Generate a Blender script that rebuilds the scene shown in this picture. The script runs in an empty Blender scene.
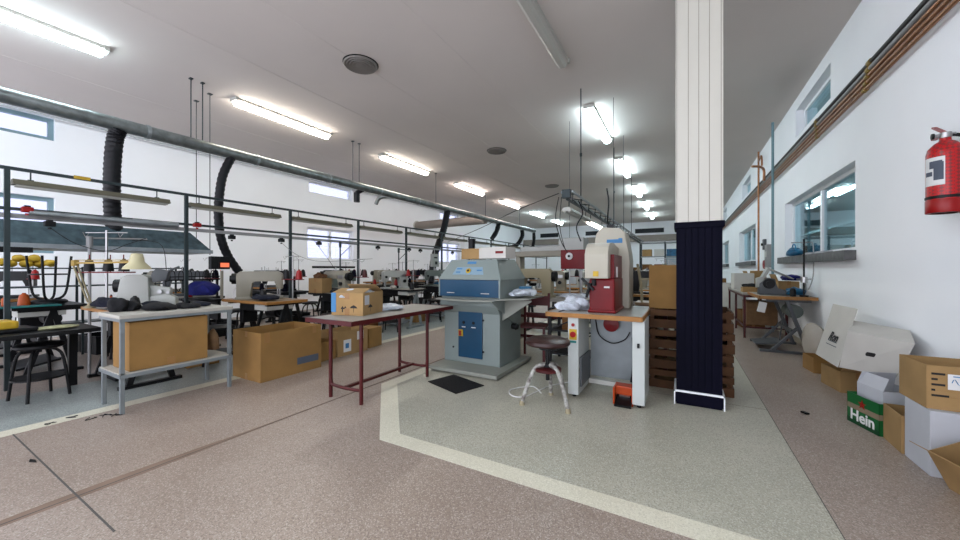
import bpy, bmesh, math, random
from mathutils import Vector, Matrix, Euler
R=random.Random(7)
SC=bpy.context.scene; COL=SC.collection
PI=math.pi
# ---------------------------------------------------------------- camera model (used for measuring places)
F=360.; CH=1.22; YAW=math.radians(29.36); V0=269.
cs,sn=math.cos(YAW),math.sin(YAW)
def ray(u,v):
    k=(u-480.)/F; return Vector((-sn+k*cs, cs+k*sn, -(v-V0)/F))
def wz(u,v,z):
    d=ray(u,v); t=(z-CH)/d.z; return Vector((d.x*t,d.y*t,z))
def wy(u,v,y):
    d=ray(u,v); t=y/d.y; return Vector((d.x*t,y,CH+d.z*t))
def wx(u,v,x):
    d=ray(u,v); t=x/d.x; return Vector((x,d.y*t,CH+d.z*t))
# ---------------------------------------------------------------- materials
MT={}
KEEP={'wall_white','ceil','frame_white','annex','tw','tc','tp','colwhite','seam','screen'}
def mat(name,col,rough=.6,metal=0.,var=.0,scale=6.,bump=0.,bscale=None,emit=None,es=0.,spec=.5,col2=None):
    if name in MT: return MT[name]
    if name not in KEEP:
        g=lambda c:tuple(.80*x**1.22 for x in c); col=g(col); col2=g(col2) if col2 else None; spec=min(spec,.3)
    m=bpy.data.materials.new(name); m.use_nodes=True; nt=m.node_tree; b=nt.nodes['Principled BSDF']
    b.inputs['Base Color'].default_value=(*col,1); b.inputs['Roughness'].default_value=rough
    b.inputs['Metallic'].default_value=metal; b.inputs['Specular IOR Level'].default_value=spec
    if emit: b.inputs['Emission Color'].default_value=(*emit,1); b.inputs['Emission Strength'].default_value=es
    if var or bump or col2:
        tc=nt.nodes.new('ShaderNodeTexCoord'); n=nt.nodes.new('ShaderNodeTexNoise')
        n.inputs['Scale'].default_value=scale; n.inputs['Detail'].default_value=6
        nt.links.new(tc.outputs['Object'],n.inputs['Vector'])
        if var or col2:
            r=nt.nodes.new('ShaderNodeValToRGB'); r.color_ramp.elements[0].position=.3; r.color_ramp.elements[1].position=.7
            c2=col2 or tuple(min(1,c*(1+var)) for c in col); c1=col if col2 else tuple(c*(1-var) for c in col)
            r.color_ramp.elements[0].color=(*c1,1); r.color_ramp.elements[1].color=(*c2,1)
            nt.links.new(n.outputs['Fac'],r.inputs['Fac']); nt.links.new(r.outputs['Color'],b.inputs['Base Color'])
        if bump:
            n2=nt.nodes.new('ShaderNodeTexNoise'); n2.inputs['Scale'].default_value=bscale or scale*4
            nt.links.new(tc.outputs['Object'],n2.inputs['Vector'])
            bp=nt.nodes.new('ShaderNodeBump'); bp.inputs['Strength'].default_value=bump; bp.inputs['Distance'].default_value=.02
            nt.links.new(n2.outputs['Fac'],bp.inputs['Height']); nt.links.new(bp.outputs['Normal'],b.inputs['Normal'])
    MT[name]=m; return m
def terrazzo(name,c1,c2,chip,chip2,rough=.38):
    m=bpy.data.materials.new(name); m.use_nodes=True; nt=m.node_tree; N=nt.nodes.new; L=nt.links.new
    b=nt.nodes['Principled BSDF']; b.inputs['Roughness'].default_value=rough
    tc=N('ShaderNodeTexCoord')
    n=N('ShaderNodeTexNoise'); n.inputs['Scale'].default_value=.9; n.inputs['Detail'].default_value=7; n.inputs['Roughness'].default_value=.62
    L(tc.outputs['Object'],n.inputs['Vector'])
    r=N('ShaderNodeValToRGB'); r.color_ramp.elements[0].position=.34; r.color_ramp.elements[1].position=.66
    r.color_ramp.elements[0].color=(*c1,1); r.color_ramp.elements[1].color=(*c2,1); L(n.outputs['Fac'],r.inputs['Fac'])
    v=N('ShaderNodeTexVoronoi'); v.inputs['Scale'].default_value=190; L(tc.outputs['Object'],v.inputs['Vector'])
    sep=N('ShaderNodeSeparateColor'); L(v.outputs['Color'],sep.inputs['Color'])
    g=N('ShaderNodeMath'); g.operation='GREATER_THAN'; g.inputs[1].default_value=.80; L(sep.outputs['Red'],g.inputs[0])
    g2=N('ShaderNodeMath'); g2.operation='GREATER_THAN'; g2.inputs[1].default_value=.80; L(sep.outputs['Green'],g2.inputs[0])
    m1=N('ShaderNodeMix'); m1.data_type='RGBA'; L(g.outputs[0],m1.inputs[0]); L(r.outputs['Color'],m1.inputs[6]); m1.inputs[7].default_value=(*chip,1)
    m2=N('ShaderNodeMix'); m2.data_type='RGBA'; L(g2.outputs[0],m2.inputs[0]); L(m1.outputs[2],m2.inputs[6]); m2.inputs[7].default_value=(*chip2,1)
    L(m2.outputs[2],b.inputs['Base Color']); MT[name]=m; return m
def glass(name,tint,gl=.12,rough=.02):
    m=bpy.data.materials.new(name); m.use_nodes=True; nt=m.node_tree; N=nt.nodes.new; L=nt.links.new
    nt.nodes.remove(nt.nodes['Principled BSDF']); o=nt.nodes['Material Output']
    t=N('ShaderNodeBsdfTransparent'); t.inputs[0].default_value=(*tint,1); g=N('ShaderNodeBsdfGlossy'); g.inputs['Roughness'].default_value=rough
    g.inputs[0].default_value=(.8,.95,1,1)
    x=N('ShaderNodeMixShader'); x.inputs[0].default_value=gl; L(t.outputs[0],x.inputs[1]); L(g.outputs[0],x.inputs[2]); L(x.outputs[0],o.inputs[0])
    MT[name]=m; return m
pink=terrazzo('terrazzo_pink',(.235,.178,.143),(.315,.252,.21),(.39,.335,.29),(.19,.145,.115))
grey=terrazzo('terrazzo_grey',(.31,.298,.235),(.425,.405,.325),(.47,.455,.38),(.265,.255,.205))
cream=terrazzo('terrazzo_cream',(.54,.51,.40),(.62,.59,.47),(.65,.62,.51),(.50,.47,.37))
mat('seam',(.07,.065,.06),.8)
mat('wall_white',(.85,.865,.89),.85,var=.02,scale=1.2,bump=.05,bscale=30)
mat('ceil',(.60,.55,.515),.9,var=.03,scale=.8)
mat('frame_white',(.80,.82,.84),.35)
mat('frame_teal',(.30,.42,.46),.4)
mat('galv',(.34,.37,.37),.38,.75,var=.28,scale=9)
mat('galv_light',(.46,.50,.52),.4,.7,var=.2,scale=7)
mat('hose',(.008,.009,.014),.5,spec=.3)
mat('hood',(.15,.22,.25),.5,.4,var=.3,scale=14)
mat('rack',(.06,.08,.085),.45,.3,var=.15,scale=12)
mat('lampbody',(.20,.19,.14),.5,.1,var=.1,scale=6)
mat('lampwhite',(.62,.62,.58),.5)
mat('tube_off',(.60,.60,.56),.3)
mat('copper',(.42,.22,.12),.35,.7,var=.2,scale=5)
mat('pipe_dark',(.06,.055,.055),.5)
mat('pipe_grey',(.38,.38,.38),.5,.2)
mat('pipe_teal',(.25,.38,.42),.5)
mat('pipe_white',(.62,.66,.68),.5)
mat('kraft',(.37,.225,.085),.85,var=.10,scale=5,bump=.05)
mat('kraft2',(.43,.29,.14),.85,var=.12,scale=5,bump=.05)
mat('kraft3',(.24,.125,.045),.85,var=.10,scale=6,bump=.05)
mat('kraft_in',(.22,.12,.055),.9,var=.1)
mat('whitecard',(.66,.64,.60),.75,var=.05,scale=4)
mat('whitecard2',(.58,.59,.62),.6,var=.05,scale=4)
mat('tape',(.38,.22,.09),.3)
mat('ink',(.03,.028,.03),.7)
mat('inkgrey',(.13,.15,.19),.7)
mat('paper',(.78,.78,.77),.7)
mat('paperblue',(.10,.28,.50),.6)
mat('green',(.015,.16,.05),.4)
mat('greenlight',(.30,.24,.17),.5)
mat('red',(.36,.008,.008),.35)
mat('press_cream',(.55,.52,.44),.45,var=.04,scale=3)
mat('redpaint',(.22,.005,.010),.35,spec=.2,var=.15,scale=4)
mat('darkred',(.11,.009,.011),.4,var=.2,scale=4)
mat('navy',(.006,.006,.022),.7,var=.25,scale=2,spec=.08)
mat('groove',(.40,.38,.33),.7)
mat('colwhite',(.50,.48,.42),.5,var=.02,scale=2)
mat('press_grey',(.30,.345,.33),.45,var=.05,scale=3)
mat('press_light',(.34,.35,.31),.45)
mat('press_blue',(.004,.085,.165),.35,var=.08,scale=3)
mat('mach_white',(.48,.49,.46),.35,var=.04,scale=4)
mat('mach_beige',(.33,.31,.25),.4,var=.07,scale=4)
mat('mach_grey',(.14,.15,.16),.4,var=.1,scale=5)
mat('mach_green',(.18,.21,.19),.4,var=.08,scale=5)
mat('mach_dark',(.010,.011,.013),.45,var=.3,scale=5,spec=.25)
mat('black',(.007,.007,.009),.5,spec=.25)
mat('panel_light',(.60,.63,.61),.45,var=.04,scale=3)
mat('blackleather',(.06,.024,.02),.35,bump=.1,bscale=60)
mat('rubber',(.01,.01,.012),.8,bump=.4,bscale=120)
mat('steel',(.5,.5,.5),.3,.9)
mat('shelfgrey',(.30,.33,.34),.4,.3,var=.08,scale=8)
mat('shelftop',(.52,.50,.45),.5,var=.06,scale=5)
mat('laminate',(.42,.40,.36),.45,var=.07,scale=5)
mat('woodtop',(.33,.22,.12),.45,var=.15,scale=4)
mat('woodedge',(.42,.22,.07),.5,var=.15,scale=9)
mat('palletwood',(.13,.062,.022),.7,var=.3,scale=5,bump=.1)
mat('bluecloth',(.012,.018,.18),.8,var=.3,scale=8,bump=.2)
mat('denim',(.008,.012,.03),.9,var=.3,scale=12,bump=.2)
mat('blackcloth',(.008,.008,.011),.9,bump=.2)
mat('orange',(.55,.13,.02),.5)
mat('orangepaint',(.50,.085,.006),.4)
mat('yellow',(.60,.42,.05),.5,var=.2,scale=20)
mat('teal',(.03,.25,.24),.5)
mat('plastic',(.62,.66,.72),.15,var=.25,scale=18,bump=.6,bscale=30)
mat('bluebag',(.03,.17,.30),.35,var=.4,scale=12,bump=.3)
mat('skyblue',(.05,.32,.52),.4)
mat('brownsack',(.26,.16,.085),.8,var=.2,scale=12,bump=.2)
mat('greysack',(.55,.51,.46),.8,var=.08,scale=4,bump=.2)
mat('footpad',(.05,.055,.06),.7)
mat('cream',(.42,.37,.25),.5)
mat('lampcream',(.58,.54,.36),.4)
mat('brass',(.38,.27,.08),.4,.3)
mat('chip_white',(.62,.62,.58),.5,col2=(.10,.07,.06),scale=22)
mat('leaf',(.42,.42,.26),.6,var=.4,scale=20)
mat('louvre',(.02,.028,.035),.5)
mat('beam',(.40,.36,.32),.7,var=.06,scale=2)
mat('tw',(1,1,1),.5,emit=(1,.93,.82),es=11)
mat('tc',(1,1,1),.5,emit=(.74,.93,1),es=13)
mat('tp',(1,1,1),.5,emit=(1,.86,.80),es=10)
mat('screen',(.5,.1,.05),.4,emit=(1,.2,.08),es=.25)
glass('pane_outside',(.52,.53,.60),.05); glass('pane_inside',(.74,.84,.86),.34); glass('clear',(.9,.95,.97),.15)
for n in ('tw','tc','tp'): pass
def extmesh():
    m=mat('ext_red',(.45,.015,.015),.3); nt=m.node_tree; N=nt.nodes.new; L=nt.links.new; b=nt.nodes['Principled BSDF']
    tc=N('ShaderNodeTexCoord'); mp=N('ShaderNodeMapping'); mp.inputs['Rotation'].default_value=(0,PI/4,0)
    ck=N('ShaderNodeTexChecker'); ck.inputs['Scale'].default_value=60; ck.inputs[1].default_value=(.42,.008,.01,1); ck.inputs[2].default_value=(.20,.02,.02,1)
    L(tc.outputs['Object'],mp.inputs[0]); L(mp.outputs[0],ck.inputs[0]); L(ck.outputs[0],b.inputs['Base Color'])
extmesh()
# ---------------------------------------------------------------- mesh builder
class B:
    def __init__(s): s.bm=bmesh.new()
    def box(s,x0,x1,y0,y1,z0,z1,bev=0.,rz=0.,M=None):
        c=Vector(((x0+x1)/2,(y0+y1)/2,(z0+z1)/2)); r=bmesh.ops.create_cube(s.bm,size=1)
        for v in r['verts']:
            v.co=Vector((v.co.x*(x1-x0),v.co.y*(y1-y0),v.co.z*(z1-z0)))
        if bev:
            es=list({e for v in r['verts'] for e in v.link_edges})
            rr=bmesh.ops.bevel(s.bm,geom=es,offset=bev,segments=2,affect='EDGES',profile=.6); vs=rr['verts']
            vs=list({v for f in rr['faces'] for v in f.verts}|{v for v in r['verts'] if v.is_valid})
        else: vs=r['verts']
        mm=Matrix.Translation(c)@Matrix.Rotation(rz,4,'Z')
        if M is not None: mm=M@mm
        for v in vs: v.co=mm@v.co
        return s
    def obox(s,c,size,rot=(0,0,0),bev=0.):
        return s.box(-size[0]/2,size[0]/2,-size[1]/2,size[1]/2,-size[2]/2,size[2]/2,bev,M=Matrix.Translation(Vector(c))@Euler(rot).to_matrix().to_4x4())
    def cyl(s,p0,p1,r0,r1=None,seg=12):
        p0=Vector(p0);p1=Vector(p1); r1=r0 if r1 is None else r1; d=p1-p0
        if d.length<1e-6: return s
        r=bmesh.ops.create_cone(s.bm,cap_ends=True,segments=seg,radius1=r0,radius2=max(r1,1e-5),depth=d.length)
        q=Vector((0,0,1)).rotation_difference(d.normalized()).to_matrix().to_4x4(); m=Matrix.Translation((p0+p1)/2)@q
        for v in r['verts']: v.co=m@v.co
        return s
    def bar(s,p0,p1,w,h=None,up=(0,0,1)):
        p0=Vector(p0);p1=Vector(p1);h=h or w;d=(p1-p0);z=d.normalized();u=Vector(up)
        if abs(z.dot(u))>.98:u=Vector((1,0,0))
        x=u.cross(z).normalized();y=z.cross(x)
        m=Matrix((x,y,z)).transposed().to_4x4(); m=Matrix.Translation((p0+p1)/2)@m
        r=bmesh.ops.create_cube(s.bm,size=1)
        for v in r['verts']: v.co=m@Vector((v.co.x*w,v.co.y*h,v.co.z*d.length))
        return s
    def tube(s,pts,r,seg=8,smooth=0):
        pts=[Vector(p) for p in pts]
        if smooth:
            q=[]
            n=len(pts)
            for i in range(n-1):
                a=pts[max(i-1,0)];b=pts[i];c=pts[i+1];d=pts[min(i+2,n-1)]
                for k in range(smooth):
                    t=k/smooth; q.append(.5*((2*b)+(-a+c)*t+(2*a-5*b+4*c-d)*t*t+(-a+3*b-3*c+d)*t**3))
            q.append(pts[-1]); pts=q
        rings=[];n=len(pts);pu=None
        for i,p in enumerate(pts):
            d=(pts[min(i+1,n-1)]-pts[max(i-1,0)]).normalized()
            if pu is None: pu=Vector((0,0,1)) if abs(d.z)<.9 else Vector((1,0,0))
            x=(pu-d*pu.dot(d)).normalized(); y=d.cross(x); pu=x
            rr=r(i/(n-1)) if callable(r) else r
            rings.append([s.bm.verts.new(p+x*math.cos(2*PI*k/seg)*rr+y*math.sin(2*PI*k/seg)*rr) for k in range(seg)])
        for a,b in zip(rings,rings[1:]):
            for k in range(seg): s.bm.faces.new((a[k],a[(k+1)%seg],b[(k+1)%seg],b[k]))
        s.bm.faces.new(rings[0][::-1]); s.bm.faces.new(rings[-1]); return s
    def lathe(s,prof,c=(0,0,0),seg=24,M=None):
        c=Vector(c);rings=[]
        for r,z in prof:
            rings.append([s.bm.verts.new(Vector((math.cos(2*PI*k/seg)*r,math.sin(2*PI*k/seg)*r,z))) for k in range(seg)])
        for a,b in zip(rings,rings[1:]):
            for k in range(seg): s.bm.faces.new((a[k],a[(k+1)%seg],b[(k+1)%seg],b[k]))
        if prof[0][0]>1e-4: s.bm.faces.new(rings[0][::-1])
        if prof[-1][0]>1e-4: s.bm.faces.new(rings[-1])
        mm=Matrix.Translation(c)@(M.to_4x4() if M is not None else Matrix.Identity(4))
        for r in rings:
            for v in r: v.co=mm@v.co
        return s
    def prism(s,poly,a,b,axis='y',bev=0.):
        f={'y':lambda p,t:(p[0],t,p[1]),'x':lambda p,t:(t,p[0],p[1]),'z':lambda p,t:(p[0],p[1],t)}[axis]
        A=[s.bm.verts.new(f(p,a)) for p in poly];Bv=[s.bm.verts.new(f(p,b)) for p in poly];n=len(poly)
        fs=[s.bm.faces.new(A[::-1]),s.bm.faces.new(Bv)]
        for k in range(n): fs.append(s.bm.faces.new((A[k],A[(k+1)%n],Bv[(k+1)%n],Bv[k])))
        if bev:
            es=list({e for f_ in fs for e in f_.edges}); bmesh.ops.bevel(s.bm,geom=es,offset=bev,segments=2,affect='EDGES',profile=.6)
        return s
    def hull(s,A,Bp):   # two matching rings of points joined
        a=[s.bm.verts.new(p) for p in A];b=[s.bm.verts.new(p) for p in Bp];n=len(A)
        s.bm.faces.new(a[::-1]);s.bm.faces.new(b)
        for k in range(n): s.bm.faces.new((a[k],a[(k+1)%n],b[(k+1)%n],b[k]))
        return s
    def slab(s,quad,th):  # quad with thickness along its normal
        q=[Vector(p) for p in quad];n=(q[1]-q[0]).cross(q[3]-q[0]).normalized()*th
        return s.hull(q,[p+n for p in q])
    def blob(s,c,rad,seed=0,amp=.2,sub=3,flat=True):
        rr=random.Random(seed); r=bmesh.ops.create_icosphere(s.bm,subdivisions=sub,radius=1); ph=[(rr.uniform(2,6),rr.uniform(0,6),rr.uniform(2,6),rr.uniform(0,6)) for _ in range(3)]
        for v in r['verts']:
            p=v.co.copy(); k=1+amp*sum(math.sin(a*p.x+b+2*p.z)*math.cos(c_*p.y+d) for a,b,c_,d in ph)/1.6
            p*=k
            if flat: p.z=max(p.z,-.55)
            v.co=Vector((p.x*rad[0],p.y*rad[1],p.z*rad[2]))+Vector(c)
        return s
    def outs(s,name,m,parent=None,off=None,smooth=False):
        s.bm.verts.index_update(); seen=set(); res=[]
        for v in list(s.bm.verts):
            if v in seen: continue
            st=[v]; comp=[]; seen.add(v)
            while st:
                w=st.pop(); comp.append(w)
                for e_ in w.link_edges:
                    o_=e_.other_vert(w)
                    if o_ not in seen: seen.add(o_); st.append(o_)
            n=B(); mp={w:n.bm.verts.new(w.co) for w in comp}
            for f in {f for w in comp for f in w.link_faces}: n.bm.faces.new([mp[w] for w in f.verts])
            res.append(n.out(name,m,parent,off,smooth))
        s.bm.free(); return res[0]
    def out(s,name,m,parent=None,off=None,smooth=False):
        bmesh.ops.recalc_face_normals(s.bm,faces=s.bm.faces)
        if off is not None:
            for v in s.bm.verts: v.co-=off
        me=bpy.data.meshes.new(name); s.bm.to_mesh(me); s.bm.free(); me.materials.append(MT[m] if isinstance(m,str) else m)
        if smooth:
            me.shade_smooth() if hasattr(me,'shade_smooth') else None
            try: me.set_sharp_from_angle(angle=math.radians(38))
            except Exception: pass
        o=bpy.data.objects.new(name,me); COL.objects.link(o)
        if parent is not None: o.parent=parent
        return o
def tag(o,label,cat,group=None,kind=None):
    if label: o['label']=label
    if cat: o['category']=cat
    if group: o['group']=group
    if kind: o['kind']=kind
    return o
def thing(name,label,cat,loc=(0,0,0),rz=0.,group=None):
    o=bpy.data.objects.new(name,None); o.empty_display_size=.1; COL.objects.link(o); o.location=loc; o.rotation_euler=(0,0,rz)
    return tag(o,label,cat,group)
def struct(name,b,m): 
    o=b.out(name,m); o['kind']='structure'; return o
KIDS={}
def dup(root,loc,rz,label,group=None,scale=None):
    r=root.copy(); COL.objects.link(r); r.location=loc; r.rotation_euler=(0,0,rz); r['label']=label
    if group: r['group']=group
    if scale: r.scale=(scale,)*3
    for ch in [o for o in list(COL.objects) if o.parent==root]:
        c=ch.copy(); COL.objects.link(c); c.parent=r
        for g in [o for o in list(COL.objects) if o.parent==ch]:
            d=g.copy(); COL.objects.link(d); d.parent=c
    return r
def text(name,s,size,M,m,parent=None,ext=.0008,label=None,sx=1.):
    cu=bpy.data.curves.new(name,'FONT'); cu.body=s; cu.size=size; cu.extrude=ext; cu.align_x='CENTER'; cu.align_y='CENTER'; cu.resolution_u=3; cu.offset=size*.022
    t=bpy.data.objects.new(name,cu); COL.objects.link(t); bpy.context.view_layer.update()
    me=bpy.data.meshes.new_from_object(t.evaluated_get(bpy.context.evaluated_depsgraph_get())); bpy.data.objects.remove(t)
    me.transform(M@Matrix.Diagonal((sx,1,1,1))); me.materials.clear(); me.materials.append(MT[m]); o=bpy.data.objects.new(name,me); COL.objects.link(o)
    if parent is not None:o.parent=parent
    if label:o['label']=label
    return o
def face_m(p,xd,yd):  # matrix for text lying in plane with x dir, y dir
    x=Vector(xd).normalized();y=Vector(yd).normalized();z=x.cross(y).normalized();y=z.cross(x)
    m=Matrix((x,y,z)).transposed().to_4x4(); return Matrix.Translation(Vector(p))@m
ORD=['first','second','third','fourth','fifth','sixth','seventh','eighth','ninth','tenth','eleventh','twelfth','thirteenth','fourteenth']
# ================================================================ SETTING
XL,XR,YB,ZC=-9.85,1.66,24.0,4.07; Y0=-3.
struct('floor',B().box(XL-.3,XR+.3,Y0,YB+.3,-.1,0),'terrazzo_pink')
e=.0015
b=B(); b.prism([(.637,2.03),(.637,20.5),(-2.64,20.5),(-2.64,2.9),(-1.822,2.03)],e*.2,e,'z'); struct('floor_inlay',b,'terrazzo_grey')
b=B(); b.prism([(-1.887,1.89),(.637,1.89),(.637,2.03),(-1.822,2.03),(-2.64,2.9),(-2.64,20.5),(-2.72,20.5),(-2.79,2.82)],e*.2,e*1.2,'z'); struct('floor_strip',b,'terrazzo_cream')
b=B(); b.box(-5.55,-4.45,Y0,20.5,e*.2,e); terrazzo('terrazzo_blue',(.20,.225,.215),(.29,.32,.305),(.36,.38,.36),(.17,.19,.18)); o=struct('floor_inlay',b,'terrazzo_blue')
b=B(); b.box(-4.45,-4.30,Y0,20.5,e*.2,e*1.2); struct('floor_strip',b,'terrazzo_cream')
b=B(); b.box(-4.30,-2.30,.621,.629,e*.2,e*1.4).box(-2.835,-2.829,-.5,20.5,e*.2,e*1.4).box(.636,.640,1.89,20.5,e*.2,e*1.4).box(-2.64,.637,3.93,3.934,e,e*1.4)
struct('floor_seam',b,'seam')
mat('patch',(.31,.225,.175),.6,var=.15,scale=5)
b=B()
ys=[-.5+.25*k for k in range(30)]; R2_=random.Random(3); ws=[(.012+.05*math.exp(-((y_-.75)/.6)**2))+.004*R2_.random() for y_ in ys]
b.prism([(-2.832-w_,y_) for y_,w_ in zip(ys,ws)]+[(-2.832+w_*.5,y_) for y_,w_ in reversed(list(zip(ys,ws)))],e*.1,e*.6,'z'); struct('floor_patch',b,'patch')
struct('ceiling',B().box(XL-.3,XR+.3,Y0,YB+.3,ZC,ZC+.15),'ceil')
b=B()
for x in (-7.9,-5.2,-3.9,-2.6,-.1): b.box(x-.004,x+.004,Y0,YB,ZC-.003,ZC)
struct('ceiling_seam',b,'ceil')
def wall_holes(x0,x1,holes,y0=Y0,y1=YB,z0=0,z1=ZC):
    b=B(); ys=sorted({y0,y1,*[h[0] for h in holes],*[h[1] for h in holes]}); zs=sorted({z0,z1,*[h[2] for h in holes],*[h[3] for h in holes]})
    for i in range(len(ys)-1):
        for j in range(len(zs)-1):
            cy=(ys[i]+ys[i+1])/2;cz=(zs[j]+zs[j+1])/2
            if any(h[0]<cy<h[1] and h[2]<cz<h[3] for h in holes): continue
            b.box(x0,x1,ys[i],ys[i+1],zs[j],zs[j+1])
    bmesh.ops.remove_doubles(b.bm,verts=b.bm.verts,dist=1e-5)
    return b
RH=[(5.49,8.61,1.43,2.42),(11.7,14.8,1.43,2.42),(17.9,21.0,1.43,2.42),(6.25,7.89,3.42,3.88),(12.5,14.1,3.42,3.88),(18.7,20.3,3.42,3.88)]
LH=[(.2,1.9,3.52,3.93),(6.95,8.6,3.52,3.93),(13.7,15.3,3.52,3.93),(-.3,1.9,1.5,2.5),(6.9,8.65,1.5,2.5),(13.6,15.4,1.5,2.5)]
struct('wall_right',wall_holes(XR,XR+.22,RH),'wall_white')
struct('wall_left',wall_holes(XL-.25,XL,LH),'wall_white')
struct('wall_back',B().box(XL-.25,XR+.25,YB,YB+.2,0,ZC),'wall_white')
struct('baseboard_right',B().box(XR-.008,XR,Y0,YB,0,.09),'terrazzo_cream')
wn=[0]
def window(x,h,inward,fm,gm,mull,fw=.05,slats=False):
    wn[0]+=1; y0,y1,z0,z1=h
    fr=B(); d=.03
    fr.box(x-d,x+d,y0,y1,z0,z0+fw).box(x-d,x+d,y0,y1,z1-fw,z1).box(x-d,x+d,y0,y0+fw,z0+fw,z1-fw).box(x-d,x+d,y1-fw,y1,z0+fw,z1-fw)
    for k in range(1,mull): 
        ym=y0+(y1-y0)*k/mull; fr.box(x-d,x+d,ym-fw*.6,ym+fw*.6,z0+fw,z1-fw)
    o=struct('window_%d'%wn[0],fr,fm)
    p=B().box(x-.004,x+.004,y0+fw,y1-fw,z0+fw,z1-fw).out('window_pane',gm,o)
    return o
for i,h in enumerate(RH): window(XR+.14,h,-1,'frame_white','pane_inside',2 if i<3 else 1)
for i,h in enumerate(LH): window(XL-.12,h,1,'frame_teal' if h[0]<2 else 'frame_white','pane_outside',1 if i<3 else 2,.07)
# sills on the right wall (dark stone band under each window)
mat('stone',(.16,.16,.16),.45,var=.45,scale=9)
for h in RH[:3]: struct('window_sill',B().box(XR-.10,XR+.11,h[0]-.03,h[1]+.08,h[2]-.11,h[2]),'stone')
# the neighbouring room behind the right windows
mat('annex',(.36,.44,.46),.8,var=.1,scale=1.5)
b=B().box(XR+3.6,XR+3.7,-1,YB,0,ZC).box(XR+.23,XR+3.7,-1,YB,ZC-.02,ZC+.1).box(XR+.23,XR+3.7,-1,YB,-.1,0).box(XR+.23,XR+3.7,-1.1,-1,0,ZC).box(XR+.23,XR+3.7,YB,YB+.1,0,ZC)
b.box(XR+2.4,XR+2.5,-1,YB,2.5,2.58)
struct('annex_room_shell',b,'annex')
# back wall features
struct('wall_beam',B().box(-9.8,XR,YB-.35,YB,2.9,3.25),'beam')
for x0,x1 in ((-8.7,-7.3),(-5.6,-4.2),(-2.6,-.9)):
    o=struct('window_%d'%(wn[0]+1),B().box(x0,x1,YB-.04,YB+.01,3.35,3.72),'frame_white'); wn[0]+=1
    B().box(x0+.06,x1-.06,YB-.05,YB-.035,3.40,3.67).out('window_pane','louvre',o)
struct('door_1',B().box(-.9,0,YB-.05,YB+.01,0,2.1),'frame_teal')
# column
b=B().box(-.055,.305,3.715,4.075,1.64,ZC)
col=struct('column',b,'colwhite')
for x in (-.045,.045,.125,.205,.290): B().box(x-.0025,x+.0025,3.7135,3.716,1.64,ZC).out('panel_joint','groove',col)
b=B().box(-.05,.30,3.72,4.07,0,1.6)
for k in range(6): b.box(-.05+.05*k+.027,-.05+.05*k+.067,3.712,3.72,.16,1.6)
b.box(-.067,.317,3.703,4.087,1.585,1.64,.006).box(-.062,.312,3.708,4.082,.02,.115)
b.out('column_cladding','navy',col)
B().box(-.068,.318,3.702,4.088,.115,.13).box(-.068,-.058,3.702,3.72,0,.13).box(.308,.318,3.702,3.72,0,.13).out('column_base_trim','frame_white',col)
# ================================================================ CEILING LIGHTS
def lightproto(em,name='ceiling_light'):
    t=thing(name,'x','ceiling light')
    B().box(-.075,.075,0,1.83,-.045,-.001,.006).box(-.09,.09,-.02,.03,-.06,-.001).box(-.09,.09,1.80,1.85,-.06,-.001).out('housing','lampwhite',t)
    b=B(); b.prism([(-.07,-.05),(.07,-.05),(.066,-.10),(.03,-.125),(-.03,-.125),(-.066,-.10)],.03,1.80,'y'); b.out('diffuser',em,t)
    return t
prot={}
def clight(x,y,em,label,group):
    if em not in prot:
        p=lightproto(em); prot[em]=p; p.location=(x,y,ZC); p['label']=label; p['group']=group; return p
    return dup(prot[em],(x,y,ZC),0,label,group)
cols=['tc','tw','tw','tp','tp','tc','tc']
for k in range(7): clight(-6.5,-.15+3.36*k,cols[k],'lit fluorescent ceiling light, %s from the camera, above the duct'%ORD[k],'fluorescent lights above the duct')
clight(-1.42,-.35,'tc','unseen ceiling light over the camera, added to brighten the right wall','fluorescent lights beside the column')  # out of view, continues the row; added lit to brighten the right wall
for k in range(6):
    em='tube_off' if k==0 else 'tc'
    clight(-1.42,3.01+3.36*k,em,'unlit fluorescent ceiling light, nearest of the row over the aisle' if k==0 else 'lit ceiling light, %s lit one from the camera, left of the column'%ORD[k-1],'fluorescent lights beside the column')
# vents
mat('ventgrey',(.26,.24,.22),.5)
for k in range(4):
    t=thing('ceiling_vent','round slatted ceiling vent, %s from the camera'%ORD[k],'vent',(-3.9,3.55+4.2*k,ZC),0,'round vents in the ceiling')
    b=B()
    for i in range(5):
        r=.045+.038*i; b.lathe([(r,-.012-.004*(5-i)),(r+.02,-.03),(r+.03,-.012),(r+.02,-.004)],seg=32)
    b.out('ring_louvres','ventgrey',t,smooth=True)
    B().lathe([(.0,-.004),(.04,-.02),(.23,-.006),(.24,-.001)],seg=32).out('vent_plate','black',t)
# ================================================================ DUCT AND HOSES
t=thing('ventilation_duct','long round galvanised ventilation duct hung under the ceiling','duct',(-6.4,-.5,3.1))
O=Vector((-6.4,-.5,3.1))
b=B().cyl((-6.4,-.5,3.1),(-6.4,16.9,3.1),.085,seg=20); b.out('duct_pipe','galv',t,O,True)
b=B()
for k in range(12): y=.6+1.45*k; b.cyl((-6.4,y,3.1),(-6.4,y+.04,3.1),.094,seg=20)
b.out('duct_collars','galv_light',t,O,True)
for y in (2.57,2.72,5.6,5.78,8.7,11.8,15):
    B().cyl((-6.4,y,3.18),(-6.4,y,ZC),.008,seg=6).box(-6.43,-6.37,y-.02,y+.02,ZC-.015,ZC).out('hanger_rod','rack',t,O)
for px,ln in ((-9.7,3.98),):
    tag(B().cyl((px,-1,ln),(px,20,ln),.022,seg=8).cyl((px+.02,-1,ln-.08),(px+.02,20,ln-.08),.018,seg=8).out('wall_pipe','pipe_white'),'pair of pale pipes along the top of the left wall','pipe')
t=thing('branch_duct','beige round duct crossing from the left wall to the galvanised duct','duct',(-8,12,3.1)); O=Vector((-8,12,3.1))
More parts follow.
